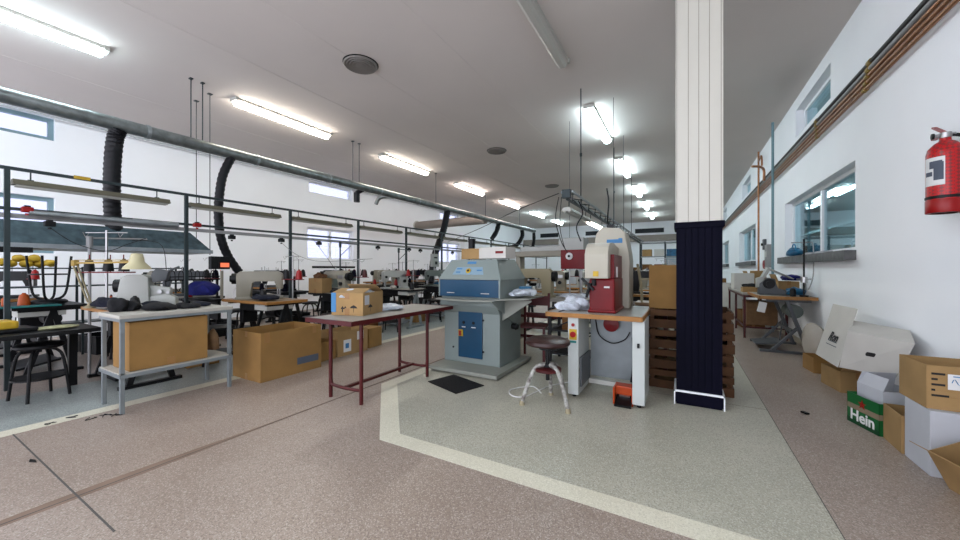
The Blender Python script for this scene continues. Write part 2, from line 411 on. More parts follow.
B().cyl((-9.84,12,3.05),(-6.5,12,3.1),.17,seg=20).out('duct_pipe','beam',t,O,True)
B().cyl((-9.84,12,3.05),(-9.8,12,3.05),.21,seg=20).out('wall_flange','lampwhite',t,O,True)
tag(B().tube([(-6.48,7.0,3.08),(-6.75,7.0,3.12),(-6.95,6.95,3.08),(-7.02,6.9,2.92)],.05,10,5).out('duct_elbow','galv',None,None,True),'short galvanised elbow branching from the duct','duct elbow')
def hose(pts,r,label):
    b=B(); b.tube(pts,lambda f:r*(1+.06*math.sin(f*160)),12,14); tag(b.out('extraction_hose','hose',None,None,True),label,'hose','black extraction hoses')
hose([(-6.4,1.78,3.03)]+[tuple(wx(u,v,-6.42)) for u,v in ((115,140),(112.5,165),(112,190),(112.5,212),(115,232))],.085,'thick black extraction hose dropping onto the sloped grey hood')
hose([(-6.4,3.12,3.03)]+[tuple(wx(u,v,-6.42)) for u,v in ((223,175),(219.5,195),(218.5,215),(221,238),(228,256),(239,272))],.062,'thick black extraction hose behind the second rack post')
hose([(-6.4,9.3,3.03)]+[tuple(wx(u,v,-6.42)) for u,v in ((444,228),(439,243),(434,258),(431,282))],.10,'black extraction hose left of the blue and grey press')
hose([(-6.4,12.9,3.03),(-6.4,12.7,2.7),(-6.5,12.5,2.4)],.09,'short black hose end hanging above the press, nearer one')
hose([(-6.4,15.3,3.0),(-6.4,15.3,2.7),(-6.5,14.9,2.3),(-6.9,14.6,2.15)],.09,'curved black hose near the far end of the duct')
hose([(-6.4,16.8,3.0),(-6.4,16.8,2.6),(-6.42,16.6,2.2)],.08,'last black hose at the end of the duct')
tag(B().cyl((-6.7,5.98,3.02),(-6.7,5.98,2.8),.07,seg=12).cyl((-6.7,5.98,3.02),(-6.45,5.98,3.08),.05,seg=12).out('duct_outlet','hose',None,None,True),'stubby black outlet under the duct beside the upper window','duct outlet')
# hood
t=thing('extraction_hood','long grey blue sheet metal hood with sloped sides behind the rack','hood',(-6.5,.9,1.45)); O=Vector((-6.5,.9,1.45))
b=B(); b.hull([(-6.95,-1,1.5),(-6.15,-1,1.5),(-6.38,-1,1.76),(-6.6,-1,1.76)],[(-6.95,2.72,1.5),(-6.15,2.72,1.5),(-6.38,2.55,1.76),(-6.6,2.55,1.76)])
b.out('hood_canopy','hood',t,O)
B().box(-6.97,-6.13,-1,2.74,1.45,1.5).out('hood_rim','galv_light',t,O)
tag(B().box(-6.2,-6.1,-.2,1.02,1.395,1.452).out('dark_bar','black'),'black bar slung under the sloped hood','bar')
for x,y,z1,z0 in ((-7.18,2.96,ZC,1.5),(-6.7,2.95,ZC,1.45)):
    tag(B().cyl((x,y,z0),(x,y,z1),.006,seg=6).box(x-.03,x+.03,y-.03,y+.03,z1-.012,z1).out('hanging_rod','rack'),'thin ceiling rod hanging %s'%('left of the second hose' if x<-7 else 'just beside the second hose'),'rod','thin hanging rods')
# ================================================================ RACK 1 (left) and RACK 2 (centre)
RX=-5.9
t=thing('cable_rack','long dark steel frame rack running down the machine rows','rack',(RX,.8,0)); O=Vector((RX,.8,0))
for k in range(12):
    y=.82+1.495*k; B().box(RX-.019,RX+.019,y-.019,y+.019,0,2.22).out('post','rack',t,O)
B().box(RX-.016,RX+.016,-1,17.4,2.22,2.252).out('top_rail','rack',t,O)
B().box(RX-.016,RX+.016,-1,17.4,1.815,1.845).out('middle_rail','rack',t,O)
B().box(RX-.045,RX-.005,-1,17.4,1.74,1.785).out('lower_rail','pipe_grey',t,O)
for z in (2.225,):
    B().box(RX+.02,RX+.024,1.27,1.40,z,z+.035).out('yellow_tape','yellow',t,O)
def fixt(name,body,tube_m):
    t=thing(name,'x','hanging lamp')
    b=B(); b.prism([(-.075,-.055),(-.04,0),(.04,0),(.075,-.055)],0,1.27,'y'); b.out('lamp_housing',body,t)
    B().cyl((.03,.02,-.06),(.03,1.25,-.06),.016,seg=8).cyl((-.03,.02,-.06),(-.03,1.25,-.06),.016,seg=8).outs('lamp_tube',tube_m,t)
    b=B()
    for y in (.12,1.15): b.cyl((0,y,0),(0,y,.09),.006,seg=6).box(-.02,.02,y-.02,y+.02,-.005,.012)
    b.outs('hanger','rack',t)
    return t
f0=fixt('hanging_fluorescent_lamp','lampbody','tube_off')
for k in range(10):
    y=.85+1.495*k; lab='unlit lamp hanging below the top rail of the left rack, %s from camera'%ORD[k]
    if k==0: f0.location=(RX,y,2.13); f0['label']=lab; f0['group']='unlit lamps on the left rack'
    else: dup(f0,(RX,y,2.13),0,lab,'unlit lamps on the left rack')
tag(B().cyl((RX+.06,.95,1.80),(RX+.06,1.75,1.80),.028,seg=12).cyl((RX+.06,1.75,1.80),(RX+.06,2.2,1.80),.035,seg=12).out('rail_pipe','galv_light',None,None,True),'short galvanised pipe tied along the left rack rail','pipe')
def socket(x,y,z,m,label):
    t=thing('power_plug',label,'plug',(x,y,z)); B().box(-.035,.035,-.04,.04,-.03,.025,.008).cyl((0,0,-.06),(0,0,-.04),.015,seg=8).out('plug_body',m,t); B().box(-.025,.025,-.02,.02,.025,.04).out('plug_clip','black',t)
for x,y,m,l in ((RX+.05,.94,'red','red power plug on the rack rail beside the first post'),(RX+.05,2.42,'red','small red plug on the rail beside the second post'),(RX+.05,1.09,'black','black plug hanging under the rail near the first post'),(RX+.05,3.62,'black','black plug hanging under the rail between second and third posts'),(RX+.05,6.85,'black','black plug on the rail near the fifth post'),(RX+.05,7.9,'black','black plug under the far part of the rail')):
    socket(x,y,1.83 if m=='red' else 1.70,m,l)
def cable(pts,r,m,label,g='thin cables',seg=5):
    tag(B().tube(pts,r,seg,8).out('cable',m,None,None,True),label,'cable',g)
cable([(-5.85,1.09,1.66),(-5.75,1.25,1.5),(-5.6,1.45,1.42),(-5.5,1.6,1.5),(-5.45,1.75,1.58)],.004,'black','black cable sagging from the plug under the first rack bay')
cable([(-5.85,1.75,1.57),(-5.5,1.9,1.52),(-5.2,1.85,1.2)],.004,'black','black cable falling beside the white post machine')
cable([(-5.85,3.62,1.66),(-5.8,3.9,1.45),(-5.8,4.4,1.36),(-5.8,5.6,1.44)],.004,'pipe_grey','grey cable sagging across the second window bay')
cable([(-5.85,4.2,1.78),(-5.7,4.5,1.3),(-5.6,4.6,1.05)],.004,'black','dark cable slanting down beside the third post')
# rack 2
R2=-1.40
t=thing('overhead_cable_truss','hanging steel truss of twin rails left of the column','rack',(R2,4.85,2.2)); O=Vector((R2,4.85,2.2))
for dx in (-.07,.07):
    B().box(R2+dx-.015,R2+dx+.015,4.95,15.5,2.28,2.305).out('top_rail','galv_light',t,O)
B().box(R2-.015,R2+.015,4.95,15.5,2.18,2.205).out('bottom_rail','rack',t,O)
b=B()
y=5.0;k=0
while y<15.3:
    b.bar((R2-.07,y,2.29),(R2,y+.25,2.19),.012).bar((R2+.07,y,2.29),(R2,y+.25,2.19),.012).bar((R2-.07,y,2.295),(R2+.07,y+.25,2.295),.012); y+=.5
b.out('truss_web','rack',t,O)
B().box(R2-.06,R2+.06,4.9,4.97,2.20,2.32,.008).out('end_box','rack',t,O)
for y in (5.74,8.9,12.2): B().cyl((R2,y,2.27),(R2,y,ZC),.009,seg=6).cyl((R2,y,3.0),(R2,y,3.05),.018,seg=8).out('hanger_rod','rack',t,O)
for k,(y,em,l) in enumerate(((5.0,'tube_off','unlit lamp under the near end of the hanging truss'),(6.4,'tw','lit lamp tube under the hanging truss, behind the tall press'))):
    f=fixt('hanging_fluorescent_lamp','lampwhite',em); f.location=(R2-.02,y,2.09); f['label']=l; f['group']='lamps under the truss'
for k,(x,y) in enumerate(((-1.75,4.85),(-1.6,4.95))): pass
cable([(-1.47,4.8,2.2),(-1.52,4.82,1.9),(-1.45,4.85,1.6),(-1.38,4.9,1.45)],.006,'black','black cable dropping from the near end of the truss')
cable([(-1.43,4.8,2.2),(-1.46,4.82,1.8),(-1.40,4.85,1.5)],.005,'black','second black cable dropping from the near end of the truss')
cable([(-1.30,5.2,2.2),(-1.22,5.1,2.0),(-1.28,5.0,1.8),(-1.22,5.0,1.6)],.009,'denim','coiled blue air hose under the truss')
for x,y in ((-1.9,6.9),(-1.1,8.2),(-1.25,9.4),(-1.0,6.3)):
    tag(B().cyl((x,y,1.55),(x,y,ZC),.004,seg=5).out('hanging_wire','rack'),'thin wire hanging from the ceiling %s'%{-1.9:'behind the red press head',-1.1:'above the tall press',-1.25:'farther behind the tall press',-1.0:'right of the truss'}[x],'wire','thin ceiling wires')
cable([(-1.47,4.8,2.25),(-2.4,5.4,2.16),(-3.6,6.4,2.05),(-5.9,8.6,2.0)],.006,'black','long dark cable strung from the truss toward the left rack')
# ================================================================ RIGHT WALL PIPES
pm=['pipe_dark','pipe_grey','copper','copper','copper']; pl=['black','grey','thick copper, third from top','copper, second from bottom','lowest copper']
for i in range(5):
    z=3.24-.055*i; r=.022 if i<2 else .018
    t=thing('wall_pipe','%s pipe of the bundle along the right wall'%pl[i],'pipe',(1.60,10,z),0,'pipes along the right wall')
    B().cyl((0,-11,0),(0,13.8,0),r,seg=10).out('pipe_run',pm[i],t,None,True)
    B().cyl((0,-7.1+.03*i,0),(0,-7.04+.03*i,0),r*1.35,seg=10).cyl((0,-5.1+.03*i,0),(0,-5.04+.03*i,0),r*1.35,seg=10).cyl((0,-3.5,0),(0,-3.44,0),r*1.35,seg=10).outs('pipe_joint','brass',t,None,True)
tag(B().cyl((1.53,8.9,.0),(1.53,8.9,ZC),.022,seg=10).out('vertical_pipe','pipe_teal',None,None,True),'pale teal vertical pipe on the right wall up to the ceiling','pipe')
tag(B().cyl((1.56,10.6,.0),(1.56,10.6,3.98),.02,seg=8).tube([(1.56,10.6,3.75),(1.56,10.3,3.8),(1.56,10.2,3.7),(1.56,10.2,3.55)],.02,8,4).out('vertical_pipe','copper',None,None,True),'copper vertical pipe with a bent stub near the ceiling','pipe')
tag(B().tube([(1.55,9.9,3.15),(1.55,9.9,3.38),(1.45,9.7,3.42),(1.30,9.6,3.42)],.025,8,3).out('pipe_elbow','copper',None,None,True),'copper pipe elbow rising from the pipe bundle','pipe')
# wall switchgear
t=thing('electrical_box','narrow grey electrical box on the wall beyond the teal pipe','electrical box',(XR-.04,9.95,1.5))
B().box(-.04,.04,-.22,.08,-.25,.25,.008).out('case','pipe_grey',t); B().box(-.05,-.04,-.16,.02,-.02,.1).out('cover_plate','lampwhite',t)
t=thing('wall_switch','small dark switch on the wall beside the grey electrical box','switch',(XR-.03,10.35,1.78))
B().box(-.03,.03,-.07,.07,-.12,.12,.01).out('switch_case','mach_grey',t); B().cyl((-.06,0,.0),(-.03,0,.0),.03,seg=12).out('switch_knob','black',t)
t=thing('wall_valve','red valve handle on the right wall','valve',(XR-.06,10.1,1.32))
B().lathe([(.02,-.02),(.09,-.03),(.10,0),(.09,.03),(.02,.02)],M=Matrix.Rotation(PI/2,3,'Y'),seg=16).out('handwheel','red',t); B().cyl((0,0,0),(.06,0,0),.02).out('valve_stem','brass',t)
# fire extinguisher
t=thing('fire_extinguisher','red fire extinguisher hung on the right wall','fire extinguisher',(1.555,3.68,1.60),-.15)
b=B().lathe([(.07,0),(.084,.012),(.086,.06),(.086,.40),(.078,.44),(.05,.475),(.028,.49),(.026,.51)],seg=32); b.out('cylinder','ext_red',t,None,True)
B().lathe([(.0865,.0),(.0885,.004),(.0885,.085),(.0865,.09)],seg=32).out('base_band','red',t,None,True)
B().lathe([(.087,.095),(.0895,.098),(.0895,.112),(.087,.115)],seg=32).out('lower_ring','black',t,None,True)
B().cyl((0,0,.51),(0,0,.545),.03,seg=12).cyl((-.045,0,.53),(.045,0,.53),.012,seg=8).out('valve','steel',t,None,True)
B().bar((0,0,.545),(-.02,.12,.62),.025,.01).bar((0,0,.53),(-.02,.13,.535),.025,.008).out('handle_lever','red',t)
B().lathe([(.0,0),(.02,.004),(.02,.016),(0,.02)],c=(-.045,-.0,.53),M=Matrix.Rotation(-PI/2,3,'Y'),seg=14).out('pressure_gauge','black',t,None,True)
B().tube([(.03,0,.53),(.1,0,.48),(.11,0,.3),(.1,-.02,.1)],.012,8,6).out('hose','black',t,None,True)
# curved label
b=B(); seg=10; a0,a1=PI*1.0,PI*1.42; rr=.0868
ri=[];ro=[]
for k in range(seg+1):
    a=a0+(a1-a0)*k/seg; ri.append((math.cos(a)*rr,math.sin(a)*rr)); 
vs=[[b.bm.verts.new((x,y,z)) for x,y in ri] for z in (.185,.375)]
for k in range(seg): b.bm.faces.new((vs[0][k],vs[0][k+1],vs[1][k+1],vs[1][k]))
lb=b.out('label','paper',t); 
b=B(); vs=[]
for (z0,z1,f0,f1) in ((.30,.35,.35,.9),(.25,.28,.1,.5),(.22,.34,.55,.95)):
    q=[[b.bm.verts.new((math.cos(a0+(a1-a0)*(f0+(f1-f0)*k/5))*(rr+.0006+z0*.001),math.sin(a0+(a1-a0)*(f0+(f1-f0)*k/5))*(rr+.0006+z0*.001),z)) for k in range(6)] for z in (z0,z1)]
    for k in range(5): b.bm.faces.new((q[0][k],q[0][k+1],q[1][k+1],q[1][k]))
b.out('label_print','inkgrey',lb)
# ================================================================ CARTONS
def carton(label,loc,size,rz=0,m='kraft',open_=False,flaps={},tape=True,group=None,name='cardboard_box',tilt=None,fl=None,cat='box'):
    w,d,h=size; t=thing(name,label,cat,loc,rz,group)
    if tilt: t.rotation_euler=(tilt[0],tilt[1],rz)
    th=.005; b=B()
    if open_:
        b.box(-w/2,w/2,-d/2,d/2,0,th).box(-w/2,w/2,-d/2,-d/2+th,th,h).box(-w/2,w/2,d/2-th,d/2,th,h).box(-w/2,-w/2+th,-d/2+th,d/2-th,th,h).box(w/2-th,w/2,-d/2+th,d/2-th,th,h)
    else:
        b.box(-w/2,w/2,-d/2,d/2,0,h,.004); b.box(-w/2,w/2,-.002,.0,h,h+.0015)
    b.out('carton_body',m,t)
    for s,ang in flaps.items():
        L_=fl or min(w,d)/2*.9; a=math.radians(ang); b=B(); dx=math.sin(a)*L_; dz=math.cos(a)*L_
        if s=='-y': q=[(-w/2,-d/2,h),(w/2,-d/2,h),(w/2-.01,-d/2-dx,h+dz),(-w/2+.01,-d/2-dx,h+dz)]
        if s=='+y': q=[(w/2,d/2,h),(-w/2,d/2,h),(-w/2+.01,d/2+dx,h+dz),(w/2-.01,d/2+dx,h+dz)]
        if s=='-x': q=[(-w/2,d/2,h),(-w/2,-d/2,h),(-w/2-dx,-d/2+.01,h+dz),(-w/2-dx,d/2-.01,h+dz)]
        if s=='+x': q=[(w/2,-d/2,h),(w/2,d/2,h),(w/2+dx,d/2-.01,h+dz),(w/2+dx,-d/2+.01,h+dz)]
        b.slab(q,-.004); b.out('flap',m,t)
    if tape and not open_:
        B().box(-w/2-.001,w/2+.001,-.025,.025,h-.05,h+.002).outs('packing_tape','tape',t)
    if tape and open_:
        B().box(-.025,.025,-d/2-.001,-d/2,0,.07).box(-.025,.025,-d/2-.0012,-d/2,h-.06,h+.001).outs('packing_tape','tape',t)
    return t
# --- work tables
def frame_table_parts(t,w,d,h,topm,legm,r=.016,tt=.03,over=.06):
    pass
# RED TABLE
t=thing('work_table','long work table with pale top and dark red tubular legs','table',(-2.72,2.85,0)); O=Vector((-2.72,2.85,0))
B().box(-3.02,-2.43,2.12,3.62,.752,.772,.004).out('tabletop','laminate',t,O)
B().box(-3.03,-2.42,2.10,2.125,.735,.774).box(-3.03,-2.42,3.615,3.64,.735,.774).box(-3.03,-3.015,2.125,3.615,.735,.774).box(-2.435,-2.42,2.125,3.615,.735,.774).box(-3.0,-2.45,2.3,2.33,.72,.752).box(-3.0,-2.45,3.25,3.28,.72,.752).out('top_frame','darkred',t,O)
for (x,y) in ((-2.93,2.30),(-2.52,2.30),(-2.93,3.26),(-2.52,3.26)):
    B().cyl((x,y,0),(x,y,.74),.018,seg=12).out('leg','darkred',t,O,True)
for y in (2.30,3.26): B().tube([(-2.93,y,.28),(-2.925,y,.16),(-2.88,y,.12),(-2.57,y,.12),(-2.525,y,.16),(-2.52,y,.28)],.016,10,5).out('end_brace','darkred',t,O,True)
B().box(-2.74,-2.71,2.30,3.26,.11,.135).out('long_stretcher','darkred',t,O)
# kraft box on the red table
t=carton('kraft box with black handling marks and blue tape on the red legged table',(-2.86,2.57,.774),(.34,.38,.215),.28,'kraft2',open_=True,flaps={'+y':-60,'-y':-75})
B().box(-.172,-.12,-.193,-.188,.03,.217).out('blue_tape','paperblue',t)
def arrow(b,x,y,z,s): b.prism([(x-s*.1,z),(x+s*.1,z),(x+s*.1,z+s*.5),(x+s*.35,z+s*.5),(x,z+s),(x-s*.35,z+s*.5),(x-s*.1,z+s*.5)],y-.0008,y,'y')
b=B(); arrow(b,-.05,-.19,.03,.06); arrow(b,-.02,-.19,.03,.06)
b.prism([(.03,.07),(.11,.07),(.10,.085),(.07,.10),(.04,.085)],-.191,-.19,'y').box(.068,.072,-.191,-.19,.03,.07).prism([(-.1,.07),(-.02,.07),(-.03,.085),(-.06,.10),(-.09,.085)],.171,.172,'x').box(.171,.172,-.062,-.058,.03,.07)
b.out('handling_marks','ink',t); B().box(.1705,.172,-.16,-.08,.1,.19).out('paper_label','whitecard2',t)
B().blob((.0,.0,.19),(.15,.17,.05),4,.3).out('packing_plastic','plastic',t,None,True)
tag(B().blob((-2.85,2.95,.80),(.18,.22,.035),5,.25).out('plastic_sheeting','plastic',None,None,True),'crumpled clear plastic behind the box on the red table','plastic')
# METAL SHELF TABLE
t=thing('metal_shelf_table','grey metal two-tier table with pale top','table',(-4.33,1.57,0)); O=Vector((-4.33,1.57,0))
for x,y in ((-4.10,1.16),(-4.56,1.17),(-4.10,1.98),(-4.56,1.98)): B().box(x-.015,x+.015,y-.015,y+.015,0,.80,.003).out('leg','shelfgrey',t,O)
B().box(-4.585,-4.075,1.135,2.005,.80,.832,.005).out('tabletop','shelftop',t,O)
B().box(-4.58,-4.08,1.14,2.0,.775,.80).box(-4.12,-4.08,1.14,2.0,.30,.33).box(-4.58,-4.54,1.14,2.0,.30,.33).box(-4.54,-4.12,1.14,1.18,.30,.33).box(-4.54,-4.12,1.96,2.0,.30,.33).outs('frame_rail','shelfgrey',t,O)
B().box(-4.575,-4.085,1.145,1.995,.33,.34).out('lower_shelf','shelftop',t,O)
t=carton('large plain brown board box on the lower tier of the metal table',(-4.30,1.50,.342),(.38,.58,.42),0,'kraft',flaps={},tape=False)
B().box(.19,.191,-.03,.03,.0,.07).out('packing_tape','tape',t)
tag(B().blob((-4.25,1.9,.46),(.07,.05,.13),3,.12).out('brown_sack','brownsack',None,None,True),'small brown mesh sack behind the board box','sack')
# black cloth on the shelf table
tag(B().blob((-4.50,1.26,.875),(.09,.08,.075),14,.22).blob((-4.49,1.33,.87),(.10,.07,.055),17,.3).out('cloth_pile','blackcloth',None,None,True),'dark crumpled cloth at the near corner of the metal table','cloth')
tag(B().blob((-4.36,1.50,.855),(.17,.13,.045),12,.35).blob((-4.3,1.7,.85),(.12,.09,.03),13,.3).out('cloth_pile','blackcloth',None,None,True),'flat black cloth lying on the metal table top','cloth')
tag(B().blob((-4.42,1.86,.85),(.11,.08,.03),15,.3).out('cloth_pile','denim',None,None,True),'dark blue cloth scraps at the far end of the metal table','cloth')
# big open cardboard box
t=carton('large open cardboard box standing on the floor between the metal and red tables',(-4.20,2.57,0),(.55,.74,.53),0,'kraft',open_=True,flaps={},tape=True)
b=B().box(.275,.2765,-.33,-.27,.42,.53).box(.275,.2765,.25,.30,.44,.53); b.outs('packing_tape','tape',t)
B().box(.275,.2765,.05,.33,.10,.18).out('blue_print','inkgrey',t)
# two labelled boxes behind the red table
t=carton('open cardboard box with white and red labels under the red table\'s far side',(-4.32,3.63,0),(.36,.54,.35),.0,'kraft2',open_=True,flaps={})
# labels on the -y face
B().box(.18,.183,-.17,-.04,.05,.22).out('paper_label','paper',t); B().box(.183,.185,-.14,-.08,.10,.17).out('label_print','paperblue',t)
B().box(.18,.183,.07,.19,.19,.31).out('paper_label','paper',t); B().box(.183,.185,.11,.16,.21,.27).out('label_print','red',t)
carton('smaller cardboard box left of the labelled box behind the red table',(-4.28,3.18,0),(.30,.28,.25),.0,'kraft',open_=True)
carton('small closed kraft box on the floor behind the labelled open box',(-4.35,4.12,0),(.28,.3,.3),.1,'kraft',tape=False)
# floor mat
t=tag(B().slab([(-2.395,3.11,.0025),(-1.925,2.94,.0025),(-1.80,3.29,.0025),(-2.29,3.46,.0025)],.007).out('floor_mat','rubber'),'black ribbed rubber mat lying in front of the press','mat')
# ================================================================ BLUE AND GREY PRESS
t=thing('cutting_press','grey press with blue band and blue door on a steel base plate','machine',(-2.26,3.95,0)); O=Vector((-2.26,3.95,0))
B().box(-2.68,-1.75,3.48,4.50,.02,.06,.004).box(-2.66,-1.77,3.53,4.48,.0,.02).out('base_plate','press_light',t,O)
b=B(); b.box(-2.66,-1.87,3.80,4.42,.06,.86,.008); b.out('cabinet','press_grey',t,O)
b=B(); b.box(-2.67,-1.86,3.72,4.42,.775,.84,.01); b.hull([(-2.66,3.72,.775),(-1.87,3.72,.775),(-1.87,3.80,.775),(-2.66,3.80,.775)],[(-2.66,3.795,.68),(-1.87,3.795,.68),(-1.87,3.80,.68),(-2.66,3.80,.68)])
b.out('front_apron','press_grey',t,O)
d=B().box(-2.44,-2.10,3.785,3.80,.13,.70,.004).out('door','press_blue',t,O)
B().cyl((-2.36,3.785,.56),(-2.36,3.775,.56),.018).cyl((-2.22,3.785,.56),(-2.22,3.775,.56),.018).outs('button','black',d,O)
B().box(-2.385,-2.335,3.78,3.785,.50,.51).box(-2.25,-2.19,3.78,3.785,.50,.51).outs('nameplate','paper',d,O)
sw=B().box(-2.43,-2.37,3.77,3.786,.39,.47).out('main_switch','yellow',d,O); B().box(-2.415,-2.385,3.755,3.771,.40,.46).out('switch_handle','red',sw,O)
B().cyl((-2.09,3.79,.60),(-2.09,3.80,.60),.012).cyl((-2.09,3.79,.22),(-2.09,3.80,.22),.012).cyl((-2.52,3.79,.24),(-2.52,3.80,.24),.012).outs('screw','black',t,O)
# shelf with a curved front lip
pts=[(-2.70,3.80)]+[(-2.70+.86*k/12, 3.68-.10*math.sin(PI*k/12)) for k in range(13)]+[(-1.84,3.80)]
B().prism(pts,.84,.858,'z').out('work_shelf','press_light',t,O)
b=B(); b.box(-2.66,-1.835,3.70,4.42,.885,1.09,.006); b.out('upper_band','press_blue',t,O)
B().box(-2.675,-2.66,3.695,4.42,.885,1.095).box(-1.835,-1.815,3.695,4.42,.858,1.095).box(-2.66,-1.84,3.75,4.42,.84,.885).outs('side_cheek','press_grey',t,O)
B().box(-2.55,-2.44,3.694,3.70,.925,.935).box(-2.07,-1.96,3.694,3.70,.925,.935).outs('grip_slot','steel',t,O)
A=[(-2.675,3.69,1.093),(-1.81,3.69,1.093),(-1.81,4.45,1.093),(-2.675,4.45,1.093)]; C=[(-2.58,3.84,1.335),(-1.93,3.84,1.335),(-1.93,4.36,1.345),(-2.58,4.36,1.345)]
B().hull(A,C).out('hood','press_grey',t,O)
# control label on the sloped front of the hood
def onhood(u,v,off=.002):  # u 0..1, v 0..1 on front face
    p0=Vector(A[0]).lerp(Vector(A[1]),u);p1=Vector(C[0]).lerp(Vector(C[1]),u);n=Vector((0,-.22,-.0)).normalized(); p=p0.lerp(p1,v); return p+Vector((0,-1,.5)).normalized()*off
lb=B().slab([onhood(.20,.24),onhood(.74,.24),onhood(.72,.62),onhood(.22,.62)],-.0015).out('control_panel','skyblue',t,O); lb.data.materials[0]=mat('panelblue',(.30,.42,.50),.5)
w=Vector(onhood(.47,.42,.006)); B().lathe([(0,0),(.034,0),(.034,.004),(0,.006)],c=w,M=Matrix.Rotation(math.radians(62),3,'X'),seg=16).out('warning_sticker','yellow',lb,O)
B().lathe([(0,0),(.016,0),(.016,.003),(0,.004)],c=onhood(.47,.42,.012),M=Matrix.Rotation(math.radians(62),3,'X'),seg=12).out('warning_symbol','ink',lb,O)
b=B()
for u0,u1,v0 in ((.24,.34,.50),(.25,.33,.33),(.62,.71,.42)): b.slab([onhood(u0,v0,.005),onhood(u1,v0,.005),onhood(u1,v0+.06,.005),onhood(u0,v0+.06,.005)],-.001)
b.outs('panel_print','paperblue',lb,O)
B().slab([onhood(.40,.78,.002),onhood(.58,.78,.002),onhood(.58,.9,.002),onhood(.40,.9,.002)],-.001).out('logo_plate','paperblue',t,O)
b=B(); b.prism([(3.50,.86),(3.54,.86),(4.35,.86),(4.35,.56),(4.2,.52)],-1.85,-1.835,'x'); b.out('side_bracket','press_grey',t,O)
b=B(); b.slab([(-1.86,3.62,.86),(-1.50,3.78,.875),(-1.50,4.30,.875),(-1.86,4.40,.86)],.012); b.out('side_shelf','press_light',t,O)
b=B(); b.prism([(-1.868,.60),(-1.50,.845),(-1.50,.858),(-1.868,.858)],3.86,3.875,'y'); b.out('shelf_stay','press_light',t,O)
B().cyl((-1.87,4.15,.50),(-1.82,4.15,.50),.035,seg=14).cyl((-1.82,4.15,.50),(-1.79,4.15,.50),.045,.03,seg=14).out('side_knob','black',t,O,True)
# things on the press
carton('small open kraft box on top of the blue and grey press',(-2.37,4.05,1.346),(.27,.18,.135),.0,'kraft2',open_=False)
t=carton('flat white carton on top of the press',(-2.02,4.03,1.348),(.39,.24,.14),-.10,'whitecard',flaps={},tape=False)
B().box(.05,.16,-.122,-.12,.06,.09).out('red_print','redpaint',t)
tag(B().lathe([(.04,0),(.045,.10),(.05,.12),(.05,.13),(.03,.125)],c=(-2.40,4.05,1.483),seg=16).out('tin_pot','mach_dark',None,None,True),'dark tin standing on the small kraft box','tin')
tag(B().blob((-1.66,3.98,.93),(.13,.16,.05),21,.35).out('plastic_bag','plastic',None,None,True),'clear crumpled plastic bags on the press side shelf','plastic bag')
tag(B().obox((-1.70,4.18,.97),(.15,.10,.07),(0,0,.2),.006).out('blue_box','bluebag'),'pale blue box behind the plastic bags on the press shelf','box')
# ================================================================ BENCH WITH TALL PRESS
t=thing('press_bench','grey steel press bench with wood edged top','workbench',(-.62,3.8,0)); O=Vector((-.62,3.8,0))
B().box(-1.16,-.31,3.40,4.45,.777,.80).out('benchtop','laminate',t,O)
B().box(-1.165,-.305,3.385,3.40,.76,.802).box(-.31,-.298,3.385,4.45,.76,.802).box(-1.17,-1.158,3.385,4.45,.76,.802).box(-1.158,-.31,3.40,4.45,.76,.777).out('wooden_edge','woodedge',t,O)
p=B().box(-.955,-.855,3.41,3.86,.03,.76,.005).out('side_panel','panel_light',t,O)
B().cyl((-.905,3.41,.60),(-.905,3.395,.60),.028,seg=16).out('stop_button','red',p,O,True); B().cyl((-.905,3.41,.69),(-.905,3.40,.69),.016,seg=12).out('start_button','red',p,O,True)
B().box(-.94,-.87,3.405,3.411,.55,.65).out('switch_plate','yellow',p,O); B().box(-.935,-.875,3.405,3.411,.52,.54).out('label_strip','teal',p,O)
p=B().box(-.385,-.285,3.41,3.86,.03,.76,.005).out('side_panel','panel_light',t,O); B().box(-.345,-.325,3.40,3.411,.53,.57).cyl((-.335,3.385,.55),(-.335,3.40,.55),.01).out('latch','mach_dark',p,O)
B().box(-.83,-.38,3.82,3.85,.12,.76).out('back_panel','shelfgrey',t,O)
B().box(-.84,-.38,3.76,3.82,.055,.10,.004).out('cross_bar','lampwhite',t,O)
B().box(-.85,-.835,3.45,3.82,.1,.38).out('inner_flap','mach_grey',t,O)
B().lathe([(.0,.0),(.07,0),(.075,.04),(0,.05)],c=(-.62,3.80,.67),M=Matrix.Rotation(PI/2,3,'X'),seg=20).out('motor_disc','redpaint',t,O,True)
for x in (-.905,-.335):
    for y in (3.46,3.80): B().cyl((x,y,0),(x,y,.03),.02,seg=10).out('foot','black',t,O)
B().tube([(-.78,3.81,.70),(-.74,3.79,.55),(-.62,3.78,.48),(-.50,3.79,.52),(-.45,3.80,.60)],.006,6,6).tube([(-.42,3.80,.55),(-.41,3.78,.3),(-.43,3.77,.12)],.014,8,4).out('cable','black',t,O)
t=thing('foot_pedal','orange and black foot pedal under the press bench','pedal',(-.46,3.52,0))
B().box(-.09,.08,-.02,.10,.07,.15,.01).box(-.09,-.075,-.09,.10,0,.15,.004).box(.065,.08,-.09,.1,0,.15,.004).out('pedal_guard','orangepaint',t)
B().obox((0,-.07,.035),(.14,.18,.02),(.25,0,0),.003).box(-.075,.065,-.08,.1,0,.02).out('treadle','black',t)
B().obox((-.0,-.02,.066),(.09,.03,.01),(.25,0,0)).out('tread_plate','steel',t)
